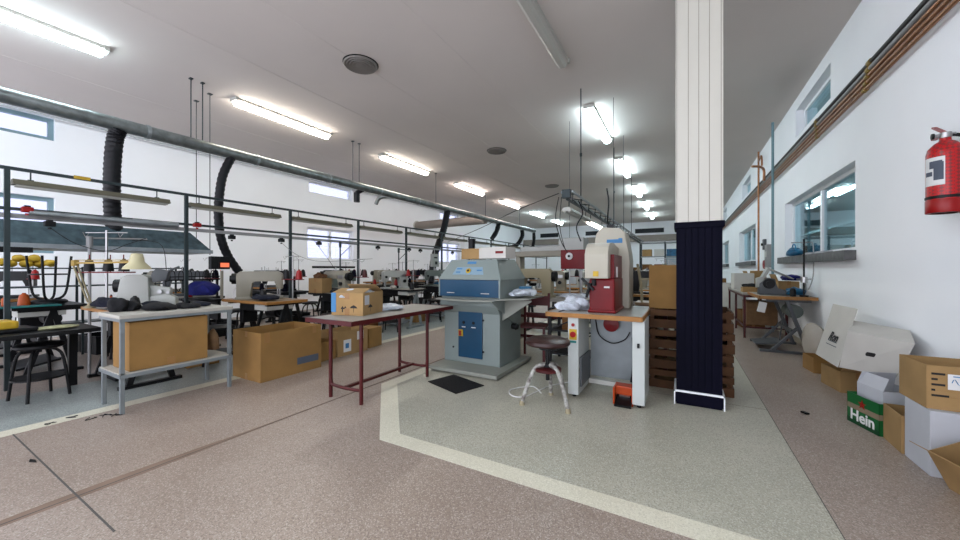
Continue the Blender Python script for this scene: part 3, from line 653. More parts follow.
# tall swing-arm press
t=thing('tall_press','tall beige and dark red riveting press standing on the wood edged bench','machine',(-.60,4.0,.802)); O=Vector((-.60,4.0,.802))
b=B(); b.prism([(-.80,.802),(-.49,.802),(-.49,1.30),(-.50,1.40),(-.53,1.60),(-.58,1.66),(-.78,1.68),(-.84,1.60),(-.86,1.42),(-.80,1.35)],4.10,4.44,'y',.02); b.out('column_body','press_cream',t,O,True)
b=B(); b.prism([(3.48,1.13),(3.48,1.36),(3.52,1.43),(3.60,1.47),(3.75,1.48),(4.12,1.45),(4.12,1.13)],-.815,-.60,'x',.012); b.out('head_casing','press_cream',t,O,True)
b=B(); b.box(-.60,-.565,3.60,4.11,1.13,1.36,.006); b.out('head_side_panel','redpaint',t,O)
B().box(-.564,-.555,3.72,3.76,1.14,1.24).out('side_lever','paper',t,O)
b=B(); b.box(-.79,-.555,3.56,4.10,.802,1.13,.02); b.box(-.80,-.54,3.54,4.10,.802,.83,.012); b.out('lower_casing','redpaint',t,O)
B().box(-.735,-.685,3.477,3.482,1.15,1.20).out('warning_label','yellow',t,O); B().box(-.65,-.60,3.556,3.562,1.04,1.055).out('maker_plate','paper',t,O)
B().cyl((-.78,3.56,1.08),(-.80,3.50,.95),.02,.012).cyl((-.74,3.54,1.12),(-.74,3.54,1.06),.02).bar((-.86,3.56,1.13),(-.74,3.53,1.02),.02).out('ram','mach_dark',t,O)
B().tube([(-.70,4.2,1.67),(-.72,4.15,1.75),(-.70,4.1,1.95),(-.72,4.1,2.1)],.008,6,5).box(-.73,-.66,4.15,4.25,1.67,1.71).out('air_line','mach_dark',t,O)
B().box(-.72,-.56,4.095,4.10,1.50,1.54).box(-.6,-.56,4.093,4.096,1.50,1.55).out('logo_plate','paperblue',t,O)
tag(B().blob((-.97,3.70,.845),(.13,.12,.08),31,.35).out('plastic_bag','plastic',None,None,True),'crumpled clear plastic bag on the bench left of the red press','plastic bag')
tag(B().box(-1.06,-1.04,3.45,4.0,.801,.805).out('black_strap','black'),'thin black strap on the bench top','strap')
# ================================================================ STOOL
t=thing('round_stool','round dark leather stool on white chipped tripod legs','stool',(-1.06,3.13,0))
B().lathe([(0,.535),(.15,.535),(.19,.54),(.20,.555),(.195,.58),(.15,.60),(0,.605)],seg=28).out('seat','blackleather',t,None,True)
B().cyl((0,0,.535),(0,0,.22),.018,seg=12).cyl((0,0,.34),(0,0,.36),.04).cyl((0,0,.50),(0,0,.535),.08).out('spindle','mach_dark',t,None,True)
for px,py in ((.215,-.11),(-.195,-.13),(-.05,.245),(.1,.22)):
    k=Vector((px,py,0)); B().tube([(k*.12)+Vector((0,0,.36)),(k*.45)+Vector((0,0,.335)),(k*.72)+Vector((0,0,.22)),k+Vector((0,0,.02))],.019,10,5).out('leg','chip_white',t,None,True)
    B().cyl(k,k+Vector((0,0,.04)),.024,.02,seg=10).out('rubber_foot','cream',t)
B().lathe([(.10,.300),(.12,.305),(.12,.33),(.10,.335)],seg=20).out('ring','darkred',t,None,True)
tag(B().tube([(-1.20,3.35,.01),(-1.35,3.5,.01),(-1.5,3.3,.01),(-1.42,3.15,.01),(-1.3,3.2,.01),(-1.2,3.6,.01),(-1.0,3.9,.01)],.006,6,8).out('white_cable','paper'),'white cord curled on the floor beside the stool','cord')
# ================================================================ CRATES BEHIND COLUMN
def crate(z,label,i):
    t=thing('wooden_crate',label,'crate',(.06,4.42,z),R.uniform(-.03,.03),'wooden crates stacked behind the column')
    b=B(); w,d,h=.36,.28,.20
    for s in (-1,1):
        b.box(-w,w,s*d-.01,s*d+.01,.0,.085).box(-w,w,s*d-.01,s*d+.01,.125,h-.015)
    b.outs('slat','palletwood',t)
    b=B()
    for s in (-1,1): b.box(s*w-.01,s*w+.01,-d,d,0,.085).box(s*w-.01,s*w+.01,-d,d,.125,h-.015)
    b.outs('end_board','palletwood',t)
    b=B()
    for sx in (-1,1):
        for sy in (-1,1): b.box(sx*(w-.03)-.02,sx*(w-.03)+.02,sy*(d-.03)-.02,sy*(d-.03)+.02,0,h-.003)
    b.outs('corner_post','palletwood',t); B().box(-w+.01,w-.01,-d+.01,d-.01,0,.012).out('crate_floor','kraft2',t)
for i in range(4): crate(.205*i+.001,'slatted wooden crate behind the column, %s from the floor'%['lowest','second','third','topmost'][i],i)
carton('tall plain kraft box standing on the crate stack behind the column',(.01,4.42,.806),(.64,.42,.455),0,'kraft',tape=False)
t=thing('upturned_chair_frame','cream tubular chair frame turned upside down beside the column','chair',(-.33,4.75,.80))
for dx,dy in ((-.13,-.12),(.13,-.12),(-.15,.14),(.15,.14)): B().tube([(dx*.7,dy,.0),(dx*.75,dy,.2),(dx*1.05,dy*1.1,.48)],.011,8,4).out('leg','cream',t,None,True)
B().box(-.16,.16,-.16,.16,.0,.03,.01).out('seat','woodtop',t); B().cyl((-.12,-.125,.3),(.12,-.125,.3),.009).cyl((-.12,.145,.3),(.12,.145,.3),.009).out('stretcher','cream',t)
t=thing('wooden_pallet_table','low dark table behind the press bench holding the upturned chair','table',(-.45,4.8,0))
B().box(-.12,.3,-.22,.3,.77,.80).out('tabletop','palletwood',t)
for dx,dy in ((-.1,-.2),(.28,-.2),(-.1,.28),(.28,.28)): B().box(dx-.02,dx+.02,dy-.02,dy+.02,0,.77).out('leg','darkred',t)
# ================================================================ RIGHT BOXES
carton('small kraft box on the floor beneath the grey sewing station',(1.47,5.75,0),(.30,.30,.18),.1,'kraft',open_=True)
carton('open kraft box farthest of the big box pile by the right wall',(1.47,5.04,0),(.28,.36,.205),.15,'kraft2',open_=True,flaps={'-y':40})
# white storage box, tilted
t=thing('storage_box','large white lidded storage box with a hand hole, lying tilted on the box pile','box',(1.45,4.35,.40)); O=Vector((1.45,4.35,.40))
b=B(); b.hull([(1.25,4.49,.32),(1.47,4.09,.36),(1.62,4.45,.40),(1.40,4.86,.37)],[(1.30,4.46,.66),(1.52,3.95,.66),(1.645,4.35,.71),(1.45,4.82,.72)]); b.out('box_body','whitecard',t,O)
# hand hole and printed flap, placed on the aisle-side face
fA=[Vector(p) for p in ((1.25,4.49,.32),(1.47,4.09,.36),(1.52,3.95,.66),(1.30,4.46,.66))]
def onf(u,v,off=-.004):
    p=fA[0].lerp(fA[1],u).lerp(fA[3].lerp(fA[2],u),v); n=(fA[1]-fA[0]).cross(fA[3]-fA[0]).normalized(); 
    if n.x>0:n=-n
    return p-n*off*3
b=B(); pts=[]
for k in range(20):
    a=2*PI*k/20; ux=math.cos(a)*.028+ (.052 if math.cos(a)>0 else -.052); pts.append(onf(.50+ux,.50+math.sin(a)*.055))
b.hull(pts,[p+Vector((.008,0,0)) for p in pts]); b.out('hand_hole','ink',t,O)
q=[wx(858,309,1.44),wx(833.6,304,1.42),wx(816,354,1.22),wx(838,367.5,1.235)]
b=B(); b.slab(q,.004); fl_=b.out('flap','whitecard',t,O)
xd=(q[0]-q[1]); yd=(q[1]-q[2]); c=(q[0]+q[1]+q[2]+q[3])/4; n=xd.cross(yd).normalized()
text('lettering','Ron',.12,face_m(c+n*.010-O+xd.normalized()*.02-yd.normalized()*.05,xd,yd),'ink',fl_)
b=B(); x_=xd.normalized();y_=yd.normalized()
for dv,l in ((-.10,.11),(-.14,.13)): b.slab([c+n*.008+y_*dv-x_*l+x_*.02,c+n*.008+y_*dv+x_*l,c+n*.008+y_*(dv+.008)+x_*l,c+n*.008+y_*(dv+.008)-x_*l+x_*.02],.001)
b.out('small_print','inkgrey',fl_,O)
# grey-white inner box standing in the green carton
carton('crumpled pale grey box standing in the green beer carton',(1.37,3.92,.006),(.24,.24,.31),.29,'whitecard2',open_=True,flaps={'-x':-25,'+y':-20},tape=False,fl=.10)
mat('darkgreen',(.01,.09,.035),.4)
t=thing('beer_carton','green beer carton with white lettering on the floor','carton',(1.358,3.90,0),.29)
w,d,h=.32,.30,.235; th=.005
B().box(-w/2,w/2,-d/2,d/2,0,th).box(-w/2,w/2,-d/2,-d/2+th,th,h).box(-w/2,w/2,d/2-th,d/2,th,h).box(-w/2,-w/2+th,-d/2,d/2,th,h).box(w/2-th,w/2,-d/2,d/2,th,h).out('carton_body','green',t)
B().box(-w/2-.001,-w/2,-d/2,d/2,.115,.155).box(-w/2-.001,w/2,-d/2-.001,-d/2,.115,.155).out('tan_band','greenlight',t)
B().box(-w/2-.0008,-w/2,-d/2,d/2,.0,.04).out('dark_band','darkgreen',t)
text('lettering','Hein',.115,face_m((-w/2-.002,.0,.068),(0,-1,0),(0,0,1)),'paper',t,sx=1.05)
st=[]; 
for k in range(10):
    a=PI/2+PI*k/5; r_=.04 if k%2==0 else .016; st.append((math.cos(a)*r_-.0,math.sin(a)*r_+.175))
B().prism(st,-w/2-.003,-w/2-.001,'x').out('red_star','red',t)
carton('narrow open kraft box beside the green beer carton',(1.42,3.57,0),(.31,.27,.25),-.03,'kraft2',open_=True)
t=carton('tall white carton on the floor under the printed kraft box',(1.45,3.285,0),(.36,.28,.385),0,'whitecard2',open_=False,tape=False)
t=carton('kraft box with printed lines and a paper label, top of the near box stack',(1.458,3.345,.387),(.37,.31,.26),.0,'kraft2',open_=True,flaps={},fl=.1,tape=False)
b=B()
for k,l in enumerate((.055,.025,.055,.015,.07)): b.box(-.165,-.165+l,-.1565,-.155,.205-.032*k,.217-.032*k)
b.out('printed_lines','ink',t); B().box(-.17,.18,-.1562,-.155,.185,.1865).box(-.17,.18,-.1562,-.155,.149,.1505).box(-.17,.18,-.1562,-.155,.113,.1145).box(-.17,.18,-.1562,-.155,.077,.0785).out('printed_rules','tape',t)
lb=B().box(-.10,.08,-.1575,-.1555,.125,.215).out('paper_label','paper',t)
b=B(); b.tube([(-.085+.15*k/24,-.158,.165+.025*math.sin(k*.9)*math.cos(k*.25)) for k in range(25)],.002,4); b.box(-.08,.04,-.1585,-.1575,.200,.206); b.out('blue_print','paperblue',lb)
carton('open kraft box lying tipped at the near end of the wall pile',(1.47,2.90,.07),(.32,.32,.22),.25,'kraft2',open_=True,flaps={'-x':35,'-y':20},tilt=(0,-.45,),fl=.10)
tag(B().lathe([(.10,0),(.105,.0),(.105,.22),(.10,.22)],c=(1.50,3.10,.25),M=Matrix.Rotation(PI/2-.25,3,'Y'),seg=24).out('cardboard_roll','brownsack',None,None,True),'dark open ring of rolled brown card beside the white carton','roll')
tag(B().blob((1.52,6.32,.24),(.11,.34,.26),41,.06).out('grey_sack','greysack',None,None,True),'pale grey sack leaning on the wall under the sewing station','sack')
# ================================================================ RIGHT SEWING STATION
t=thing('sewing_table','wood edged sewing table on grey A frame legs by the right wall','table',(1.30,7.1,0)); O=Vector((1.30,7.1,0))
B().box(.99,1.63,6.62,7.72,.80,.825,.004).out('tabletop','laminate',t,O); B().box(.985,1.635,6.61,6.622,.78,.827).box(.982,.99,6.61,7.72,.78,.827).out('wooden_edge','woodedge',t,O)
for y in (6.72,7.58):
    b=B(); b.box(1.0,1.60,y-.03,y+.03,0,.035,.004).bar((1.56,y,.03),(1.31,y,.77),.04,.085,(0,1,0)).bar((1.15,y,.03),(1.44,y,.38),.035,.05,(0,1,0)).box(1.08,1.58,y-.025,y+.025,.74,.80); b.out('leg_frame','mach_grey',t,O)
B().box(1.36,1.40,6.72,7.58,.30,.34).out('stretcher','mach_grey',t,O)
B().obox((1.15,7.15,.09),(.34,.45,.02),(0,-.15,0)).bar((1.30,7.1,.10),(1.36,7.1,.6),.015).out('treadle','mach_grey',t,O)
B().cyl((1.42,6.85,.60),(1.42,7.15,.60),.09,seg=20).cyl((1.42,6.80,.60),(1.42,6.85,.60),.10,.10,seg=20).cyl((1.42,6.78,.60),(1.42,6.80,.60),.04,seg=16).out('motor','mach_green',t,O,True)
B().obox((1.02,6.66,.66),(.09,.05,.15),(0,.2,0),.004).out('control_box','paper',t,O)
t=thing('sewing_machine','grey and white arm sewing machine on the right wall table','sewing machine',(1.27,7.0,.827)); O=Vector((1.27,7.0,.827))
b=B(); b.prism([(-.25,0),(.20,0),(.17,.05),(-.03,.09),(-.05,.24),(-.13,.26),(-.24,.17)],-.09,.09,'y',.015); b.out('machine_body','mach_grey',t,None,True)
B().cyl((-.13,-.12,.17),(-.13,-.09,.17),.075,seg=24).cyl((-.13,-.14,.17),(-.13,-.12,.17),.04,seg=16).out('handwheel','mach_dark',t,None,True)
b=B(); b.prism([(-.27,.10),(-.15,.18),(-.19,.28),(-.27,.25)],-.06,.08,'y',.01); b.out('head_cover','mach_white',t,None,True)
B().obox((.02,.08,.33),(.36,.22,.014),(0,.5,0),.003).obox((-.15,.05,.33),(.04,.2,.16),(0,.45,0),.006).out('top_tray','mach_white',t)
carton('small cut-open kraft tray box behind the grey machine',(1.42,7.35,.827),(.26,.30,.20),.1,'kraft2',open_=True,flaps={'-x':20})
tag(B().blob((1.45,6.87,.88),(.10,.08,.07),51,.3).out('blue_cloth','bluebag',None,None,True),'pale blue cloth bundle on the right sewing table','cloth')
tag(B().blob((1.50,7.40,1.07),(.12,.14,.06),52,.15).out('navy_cloth','bluecloth',None,None,True),'dark navy cap-like cloth on the kraft tray','cloth')
t=thing('thread_stand','tall thin thread stand at the wall end of the right sewing table','thread stand',(1.50,6.70,.827))
B().cyl((0,0,0),(0,0,.82),.011,seg=8).cyl((0,0,0),(0,0,.02),.05,seg=16).out('stand_pole','mach_dark',t); B().cyl((-.14,0,.77),(.08,.0,.77),.008,seg=6).tube([(.08,0,.77),(.10,0,.70),(.10,0,.3),(.05,0,.1)],.008,6,5).out('thread_arm','steel',t); B().cyl((-.08,0,.25),(.08,0,.25),.008,seg=6).cyl((0,0,.20),(0,0,.28),.04,seg=12).out('spool_tray','steel',t)
tag(B().lathe([(.035,0),(.035,.09),(.02,.12)],c=(1.38,6.70,.827),seg=12).out('dark_bottle','black',None,None,True),'small dark bottle at the foot of the right thread stand','bottle')
t=thing('tool_bag','blue tool bag lying on the dark window sill','bag',(1.66,8.0,1.432))
B().blob((0,0,.06),(.10,.17,.09),61,.15).out('bag_body','bluebag',t,None,True); B().tube([(0,-.12,.10),(0,-.06,.2),(0,.06,.2),(0,.12,.10)],.01,6,5).out('bag_handle','skyblue',t)
for k in range(2): tag(B().obox((1.66,6.5+.5*k,1.447),(.10,.24,.03),(0,0,.1),.004).out('paper_pad','whitecard2'),'white paper pad on the sill, %s one'%['nearer','farther'][k],'paper')
# cutting table along right wall
t=thing('long_table','long pale table on dark red legs beyond the right sewing station','table',(1.25,9.0,0)); O=Vector((1.25,9.0,0))
B().box(.93,1.58,7.83,10.3,.76,.79,.003).out('tabletop','laminate',t,O); B().box(.94,1.57,7.84,10.29,.72,.76).out('apron','darkred',t,O)
for x in (.96,1.54):
    for y in (7.88,9.05,10.2): B().box(x-.018,x+.018,y-.018,y+.018,0,.73).out('leg','darkred',t,O)
B().box(.955,.975,7.88,10.2,.18,.205).box(.96,1.54,7.87,7.89,.18,.205).out('stretcher','darkred',t,O)
carton('tall wood coloured box standing under the long red legged table',(1.24,8.35,.21),(.45,.5,.42),0,'brownsack',tape=False)
carton('shallow kraft tray on the long table',(1.2,8.35,.79),(.45,.3,.09),0,'kraft2',open_=True)
carton('white box on the long table by the wall',(1.12,9.5,.79),(.35,.30,.34),.1,'whitecard',tape=False)
carton('kraft box with raised flaps behind the white box',(1.38,9.75,.79),(.30,.35,.26),.1,'kraft2',open_=True,flaps={'-y':10,'-x':20})
tag(B().blob((1.25,8.9,.86),(.22,.16,.07),62,.2).out('cloth_pile','blackcloth',None,None,True),'black cloth pile on the long table','cloth')
b=mat('redyellow',(.55,.06,.04),.6,col2=(.70,.48,.25),scale=14); tag(B().blob((1.36,7.98,.88),(.12,.12,.11),63,.2).out('patterned_bag','redyellow',None,None,True),'red and cream patterned bag at the near end of the long table','bag')
carton('kraft box on the floor under the far half of the long table',(1.25,9.5,.0),(.4,.5,.35),.1,'kraft3',open_=True)
# bits on the aisle floor
tag(B().obox((.90,3.99,.008),(.03,.05,.012),(0,0,.6)).out('dark_scrap','black'),'tiny dark scrap on the right aisle floor','scrap')
# ================================================================ SEWING ROWS
def table_proto(top,edge,leg):
    t=thing('sewing_table','x','table'); w,d=.54,.28
    B().prism([(-w,-d),(w,-d),(w,d),(-w,d)],.775,.795,'z').out('tabletop',top,t)
    B().box(-w-.004,w+.004,-d-.012,-d,.765,.797).box(-w-.004,w+.004,d,d+.004,.765,.797).box(-w-.008,-w,-d,d,.765,.797).box(w,w+.008,-d,d,.765,.797).box(-w,w,-d,d,.76,.775).out('edge_band',edge,t)
    for s in (-1,1):
        b=B(); x=s*(w-.09); b.box(x-.03,x+.03,-.26,.26,0,.035,.004).bar((x,-.18,.03),(x,.02,.74),.05,.035,(1,0,0)).bar((x,.18,.03),(x,.02,.74),.05,.035,(1,0,0)).box(x-.03,x+.03,-.24,.24,.735,.76); b.out('leg_frame',leg,t)
    B().box(-w+.09,w-.09,.0,.03,.30,.34).out('stretcher',leg,t)
    B().obox((-.05,-.05,.09),(.55,.34,.025),(.18,0,0)).bar((.1,.05,.1),(.12,.08,.62),.012).out('treadle',leg,t)
    B().cyl((.02,.06,.62),(.24,.06,.62),.075,seg=16).cyl((.24,.06,.62),(.30,.06,.62),.05,seg=16).box(.0,.2,.03,.09,.69,.76).out('motor','mach_dark',t,None,True)
    B().box(.18,.46,-.24,.12,.68,.755,.004).out('drawer','lampwhite',t)
    B().box(-.34,.12,-.16,.16,.64,.758,.02).out('oil_pan','black',t,None,True)
    B().box(-.46,-.36,-.10,.10,.45,.70,.01).out('control_box','mach_dark',t)
    return t
def machine_proto(m,dark='mach_dark',s=1.):
    # flatbed machine: head towards -x, pillar at +x, operator at -y
    t=thing('sewing_machine','x','sewing machine')
    b=B(); b.prism([(.24,0),(.24,.30),(.20,.34),(-.20,.34),(-.25,.31),(-.25,.12),(-.18,.12),(-.17,.23),(.06,.23),(.09,.20),(.09,.0)],-.065,.065,'y',.014); b.box(-.26,.25,-.09,.09,0,.03,.006); b.out('machine_body',m,t,None,True)
    B().cyl((.24,0,.25),(.29,0,.25),.065,seg=20).cyl((.29,0,.25),(.31,0,.25),.04,seg=16).out('handwheel',dark,t,None,True)
    B().cyl((-.215,0,.12),(-.215,0,.05),.010,seg=8).cyl((-.19,0,.12),(-.19,0,.04),.007,seg=8).box(-.225,-.185,-.02,.02,.03,.038).out('needle_bar','steel',t)
    B().cyl((-.21,-.065,.22),(-.21,-.085,.22),.022,seg=12).cyl((.16,-.065,.14),(.16,-.09,.14),.03,seg=16).outs('dial',dark,t,None,True)
    B().cyl((-.05,0,.34),(-.05,0,.40),.005,seg=6).cyl((-.02,0,.34),(-.02,0,.39),.005,seg=6).box(.09,.21,-.072,-.066,.22,.27).outs('thread_pin','steel',t)
    return t
def post_machine_proto(m):
    # heavy post machine: pillar at -x, head at +x
    t=thing('post_sewing_machine','x','sewing machine')
    b=B(); b.prism([(-.17,0),(.12,0),(.11,.33),(.07,.36),(-.07,.36),(-.12,.33)],-.10,.10,'y',.02); b.prism([(.08,.12),(.29,.12),(.29,.21),(.08,.25)],-.045,.045,'y',.012); b.out('machine_body',m,t,None,True)
    B().prism([(.10,0),(.34,0),(.34,.10),(.27,.14),(.10,.12)],-.07,.07,'y',.015).out('post_bed',m,t,None,True)
    B().cyl((-.10,.0,.24),(-.19,.0,.24),.07,seg=20).out('handwheel','mach_dark',t,None,True); B().prism([(.13,.27),(.25,.29),(.28,.40),(.16,.43),(.12,.36)],-.06,.06,'y',.015).cyl((.26,0,.40),(.36,0,.45),.012,seg=8).out('head_motor','mach_grey',t,None,True)
    B().cyl((.26,0,.13),(.26,0,.09),.01,seg=8).cyl((.20,-.045,.17),(.20,-.075,.17),.022,seg=12).cyl((.27,-.045,.16),(.27,-.07,.16),.018,seg=12).out('needle_bar','steel',t)
    B().lathe([(0,0),(.035,0),(.035,.004),(0,.005)],c=(.03,-.09,.22),M=Matrix.Rotation(PI/2,3,'X')@Matrix.Diagonal((1.,.6,1)),seg=20).out('oval_badge','mach_grey',t)
    return t
def stand_proto():
    t=thing('thread_stand','x','thread stand')
    B().cyl((0,0,0),(0,0,.62),.009,seg=8).cyl((0,0,0),(0,0,.012),.03,seg=12).out('stand_pole','steel',t)
    B().box(-.20,.20,-.04,.04,.27,.28).cyl((-.14,0,.28),(-.14,0,.42),.004,seg=5).cyl((.0,0.03,.28),(.0,0.03,.42),.004,seg=5).cyl((.14,0,.28),(.14,0,.42),.004,seg=5).out('spool_tray','redpaint',t)
    B().cyl((-.17,0,.60),(.17,0,.60),.005,seg=5).tube([(-.14,0,.60),(-.14,-.03,.56),(-.14,-.05,.60)],.003,5).tube([(.14,0,.60),(.14,-.03,.56),(.14,-.05,.60)],.003,5).out('thread_guide','steel',t)
    return t
def cone_proto(m):
    o=B().lathe([(.033,0),(.033,.01),(.028,.06),(.022,.085),(.012,.092),(.008,.10),(0,.10)],seg=14).out('thread_cone',m,None,None,True); o['category']='thread cone'; return o
used=set()
def big_stand(n,L,z):
    t=dup(PRO['stand'],(-5.76,1.50,z),YAW,'thread stand with a wide red tray left of the white post machine','thread stands',1.4) if 'stand' in used else inst('stand',stand_proto,(-5.76,1.50,z),YAW,'thread stand with a wide red tray left of the white post machine','thread stands',1.4)
    for i,(c,dx) in enumerate((('black',-.2),('black',0.02),('black',.2))):
        p=Vector((dx*math.cos(YAW),dx*math.sin(YAW),0)); inst('cone'+c,lambda:cone_proto(c),(-5.76+p.x,1.50+p.y,z+.396),0,'black thread cone, %s of three left of the white post machine'%['leftmost','middle','rightmost'][i],'thread cones on stands',1.45)
def inst(key,maker,loc,rz,label,group,scale=None):
    if key not in PRO: PRO[key]=maker(); 
    p=PRO[key]
    if key not in used:
        used.add(key); p.location=loc; p.rotation_euler=(0,0,rz); p['label']=label; p['group']=group
        if scale: p.scale=(scale,)*3
        return p
    o=dup(p,loc,rz,label,group,scale or 1.)
    if not scale: o.scale=(1,1,1)
    return o
PRO={}
def stool_proto():
    t=thing('black_stool','x','stool')
    B().lathe([(0,.47),(.14,.47),(.165,.485),(.165,.505),(.14,.52),(0,.525)],seg=20).out('seat','black',t,None,True)
    for k in range(4):
        a=PI/4+k*PI/2; c,s_=math.cos(a),math.sin(a); B().tube([(c*.05,s_*.05,.47),(c*.12,s_*.12,.44),(c*.16,s_*.16,.34),(c*.20,s_*.20,0)],.013,8,4).out('leg','black',t,None,True)
    B().lathe([(.168,.19),(.18,.19),(.18,.205),(.168,.205)],seg=24).out('foot_ring','black',t); return t
def lamp_proto():
    t=thing('machine_lamp','x','lamp')
    B().cyl((0,0,0),(0,0,.3),.006,seg=6).tube([(0,0,.3),(.03,0,.40),(.12,0,.42)],.006,6,4).out('lamp_arm','steel',t); B().lathe([(.015,.03),(.02,.02),(.045,-.03),(.04,-.03)],c=(.13,0,.40),seg=14).out('lamp_shade','mach_dark',t,None,True); return t
rowname={'A':'aisle-side row by the left rack','B':'row behind the left rack','C':'left wall row','D':'row left of the truss','E':'row right of the truss'}
def station(row,k,x,y,top,mach,mrz,mx,leg='mach_dark',edge='woodedge',stand=True,cones=('black','navy'),stool=False,lamp=False,mtype='flat',detail=True,sdx=.3):
    n=ORD[k]; L=rowname[row]; z=.797
    inst('tab'+top+edge+leg,lambda:table_proto(top,edge,leg),(x,y,0),0,'%s sewing table, %s from the camera, %s'%({'woodtop':'brown topped','laminate':'pale topped','mach_dark':'dark topped'}[top],n,L),'sewing tables in the '+L)
    cn={'mach_white':'white','mach_beige':'beige','mach_grey':'grey','mach_dark':'black','mach_green':'grey green'}[mach]
    if mach is None or (row=='B' and k==0): return
    if mtype=='flat': inst('m'+mach,lambda:machine_proto(mach),(x+mx,y,z),mrz,'%s arm sewing machine, %s table, %s'%(cn,n,L),'sewing machines in the '+L,1.15)
    else: inst('p'+mach,lambda:post_machine_proto(mach),(x+mx,y,z),mrz,'%s tall post sewing machine, %s table, %s'%(cn,n,L),'sewing machines in the '+L)
    if stand:
        sy=y+.20
        if row=='A' and k==0: big_stand(n,L,z); return
        inst('stand',stand_proto,(x+sdx,sy,z),0,'thread stand on the %s table, %s'%(n,L),'thread stands')
        for i,c in enumerate(cones):
            dx=(-.14,.14)[i]; inst('cone'+c,lambda:cone_proto(c),(x+sdx+dx,sy,z+.281),0,'%s thread cone, %s on its stand, %s table, %s'%({'black':'black','navy':'navy','red':'red','paper':'white','orange':'orange','darkred':'dark red','teal':'teal'}[c],('left','right')[i],n,L),'thread cones on stands',1.35)
    if stool: inst('bstool',stool_proto,(x+.1,y-.55,0),.3,'black stool at the %s table, %s'%(n,L),'black work stools')
    if lamp: inst('mlamp',lamp_proto,(x-.35,y+.15,z),0,'small machine lamp on the %s table, %s'%(n,L),'machine lamps')
mc=['mach_white','mach_beige','mach_beige','mach_white','mach_green','mach_grey','mach_white','mach_dark','mach_beige']
cc=[('black','black'),('black','red'),('navy','darkred'),('red','navy'),('black','paper'),('navy','black'),('black','orange'),('red','black'),('paper','navy')]
# row A: first one is the post machine
AY=[1.62,2.93,4.42,5.92,7.42,8.92,10.42,11.92,13.42]
for k,y in enumerate(AY):
    x=-5.28 if k else -5.36
    top=['laminate','woodtop','laminate','laminate','laminate','woodtop','laminate','laminate','woodtop'][k]
    if k==0: station('A',k,x,y,top,'mach_white',1.0,.10,mtype='post',cones=cc[0],sdx=-.32)
    elif k==1: station('A',k,-5.12,y,top,'mach_beige',PI+.95,-.12,cones=cc[1],sdx=.33)
    else: station('A',k,x-.05,y,top,mc[k],(.95,PI+1.1,0,1.2)[k%4],-.12,cones=cc[k],lamp=k%2==1,leg='shelfgrey' if k>2 else 'mach_dark',edge='mach_dark' if top=='laminate' else 'woodedge',sdx=.22)
for k in range(9):
    y=1.2+1.5*k; station('B',k,-6.85,y,['mach_dark','laminate','mach_dark','laminate'][k%4],['mach_dark','mach_grey','mach_dark','mach_green','mach_beige'][k%5],1.1 if k%3 else PI+1.1,.0,cones=[('orange','black'),('black','navy'),('paper','black'),('red','black')][k%4],stand=True,lamp=k%2==1,leg='mach_dark',edge='mach_dark')
for k in range(8):
    y=1.2+1.9*k; station('C',k,-8.7,y,'mach_dark',['mach_dark','mach_beige','mach_grey'][k%3],PI+1.1,.0,cones=[('black','red'),('navy','black'),('black','black')][k%3],stand=True)
for k in range(6):
    y=6.9+1.55*k; station('D',k,-2.25,y,['woodtop','laminate'][k%2],['mach_beige','mach_white','mach_green'][k%3],0,0,cones=[('red','black'),('navy','paper'),('orange','black')][k%3],lamp=True,leg='mach_dark')
for k in range(6):
    y=6.75+1.55*k; station('E',k,-.55,y,['woodtop','laminate'][k%2],['mach_dark','mach_beige','mach_white'][k%3],PI,0,cones=[('orange','black'),('red','navy'),('black','red')][k%3],lamp=True,leg='mach_dark')
# black stool near the left edge
s=inst('bstool',stool_proto,(-5.32,.93,0),.25,'black backless stool nearest the camera on the green terrazzo','black work stools')
t=stool_proto(); t.name='upturned_stool'; t['label']='dark stool turned upside down on the first tables behind the rack'; t['category']='stool'; t.location=(-6.56,1.22,1.375); t.rotation_euler=(PI,0,.3); t.scale=(.9,.9,1.1)
# low dark bench
t=thing('low_bench','long low black bench board at the left edge of the view','bench',(-5.35,.45,0)); O=Vector((-5.35,.45,0))
B().box(-5.66,-5.06,-.6,1.28,.60,.64,.006).out('bench_board','mach_dark',t,O)
for x,y in ((-5.6,-.4),(-5.6,1.2),(-5.12,-.4),(-5.12,.35)): B().box(x-.03,x+.03,y-.03,y+.03,0,.60).out('leg','mach_dark',t,O)
tag(B().blob((-5.30,1.02,.652),(.10,.14,.02),71,.3).out('paper_scraps','leaf',None,None,True),'pale yellowish scraps lying on the low black bench','scraps')
tag(B().obox((-5.38,.68,.715),(.26,.22,.07),(0,0,.1),.02).out('yellow_pad','yellow'),'yellow and orange pad at the left edge on the low bench','pad')
tag(B().obox((-5.38,.72,.660),(.30,.36,.04),(0,0,.1),.015).out('dark_pad','mach_dark'),'dark pad beneath the yellow one','pad')
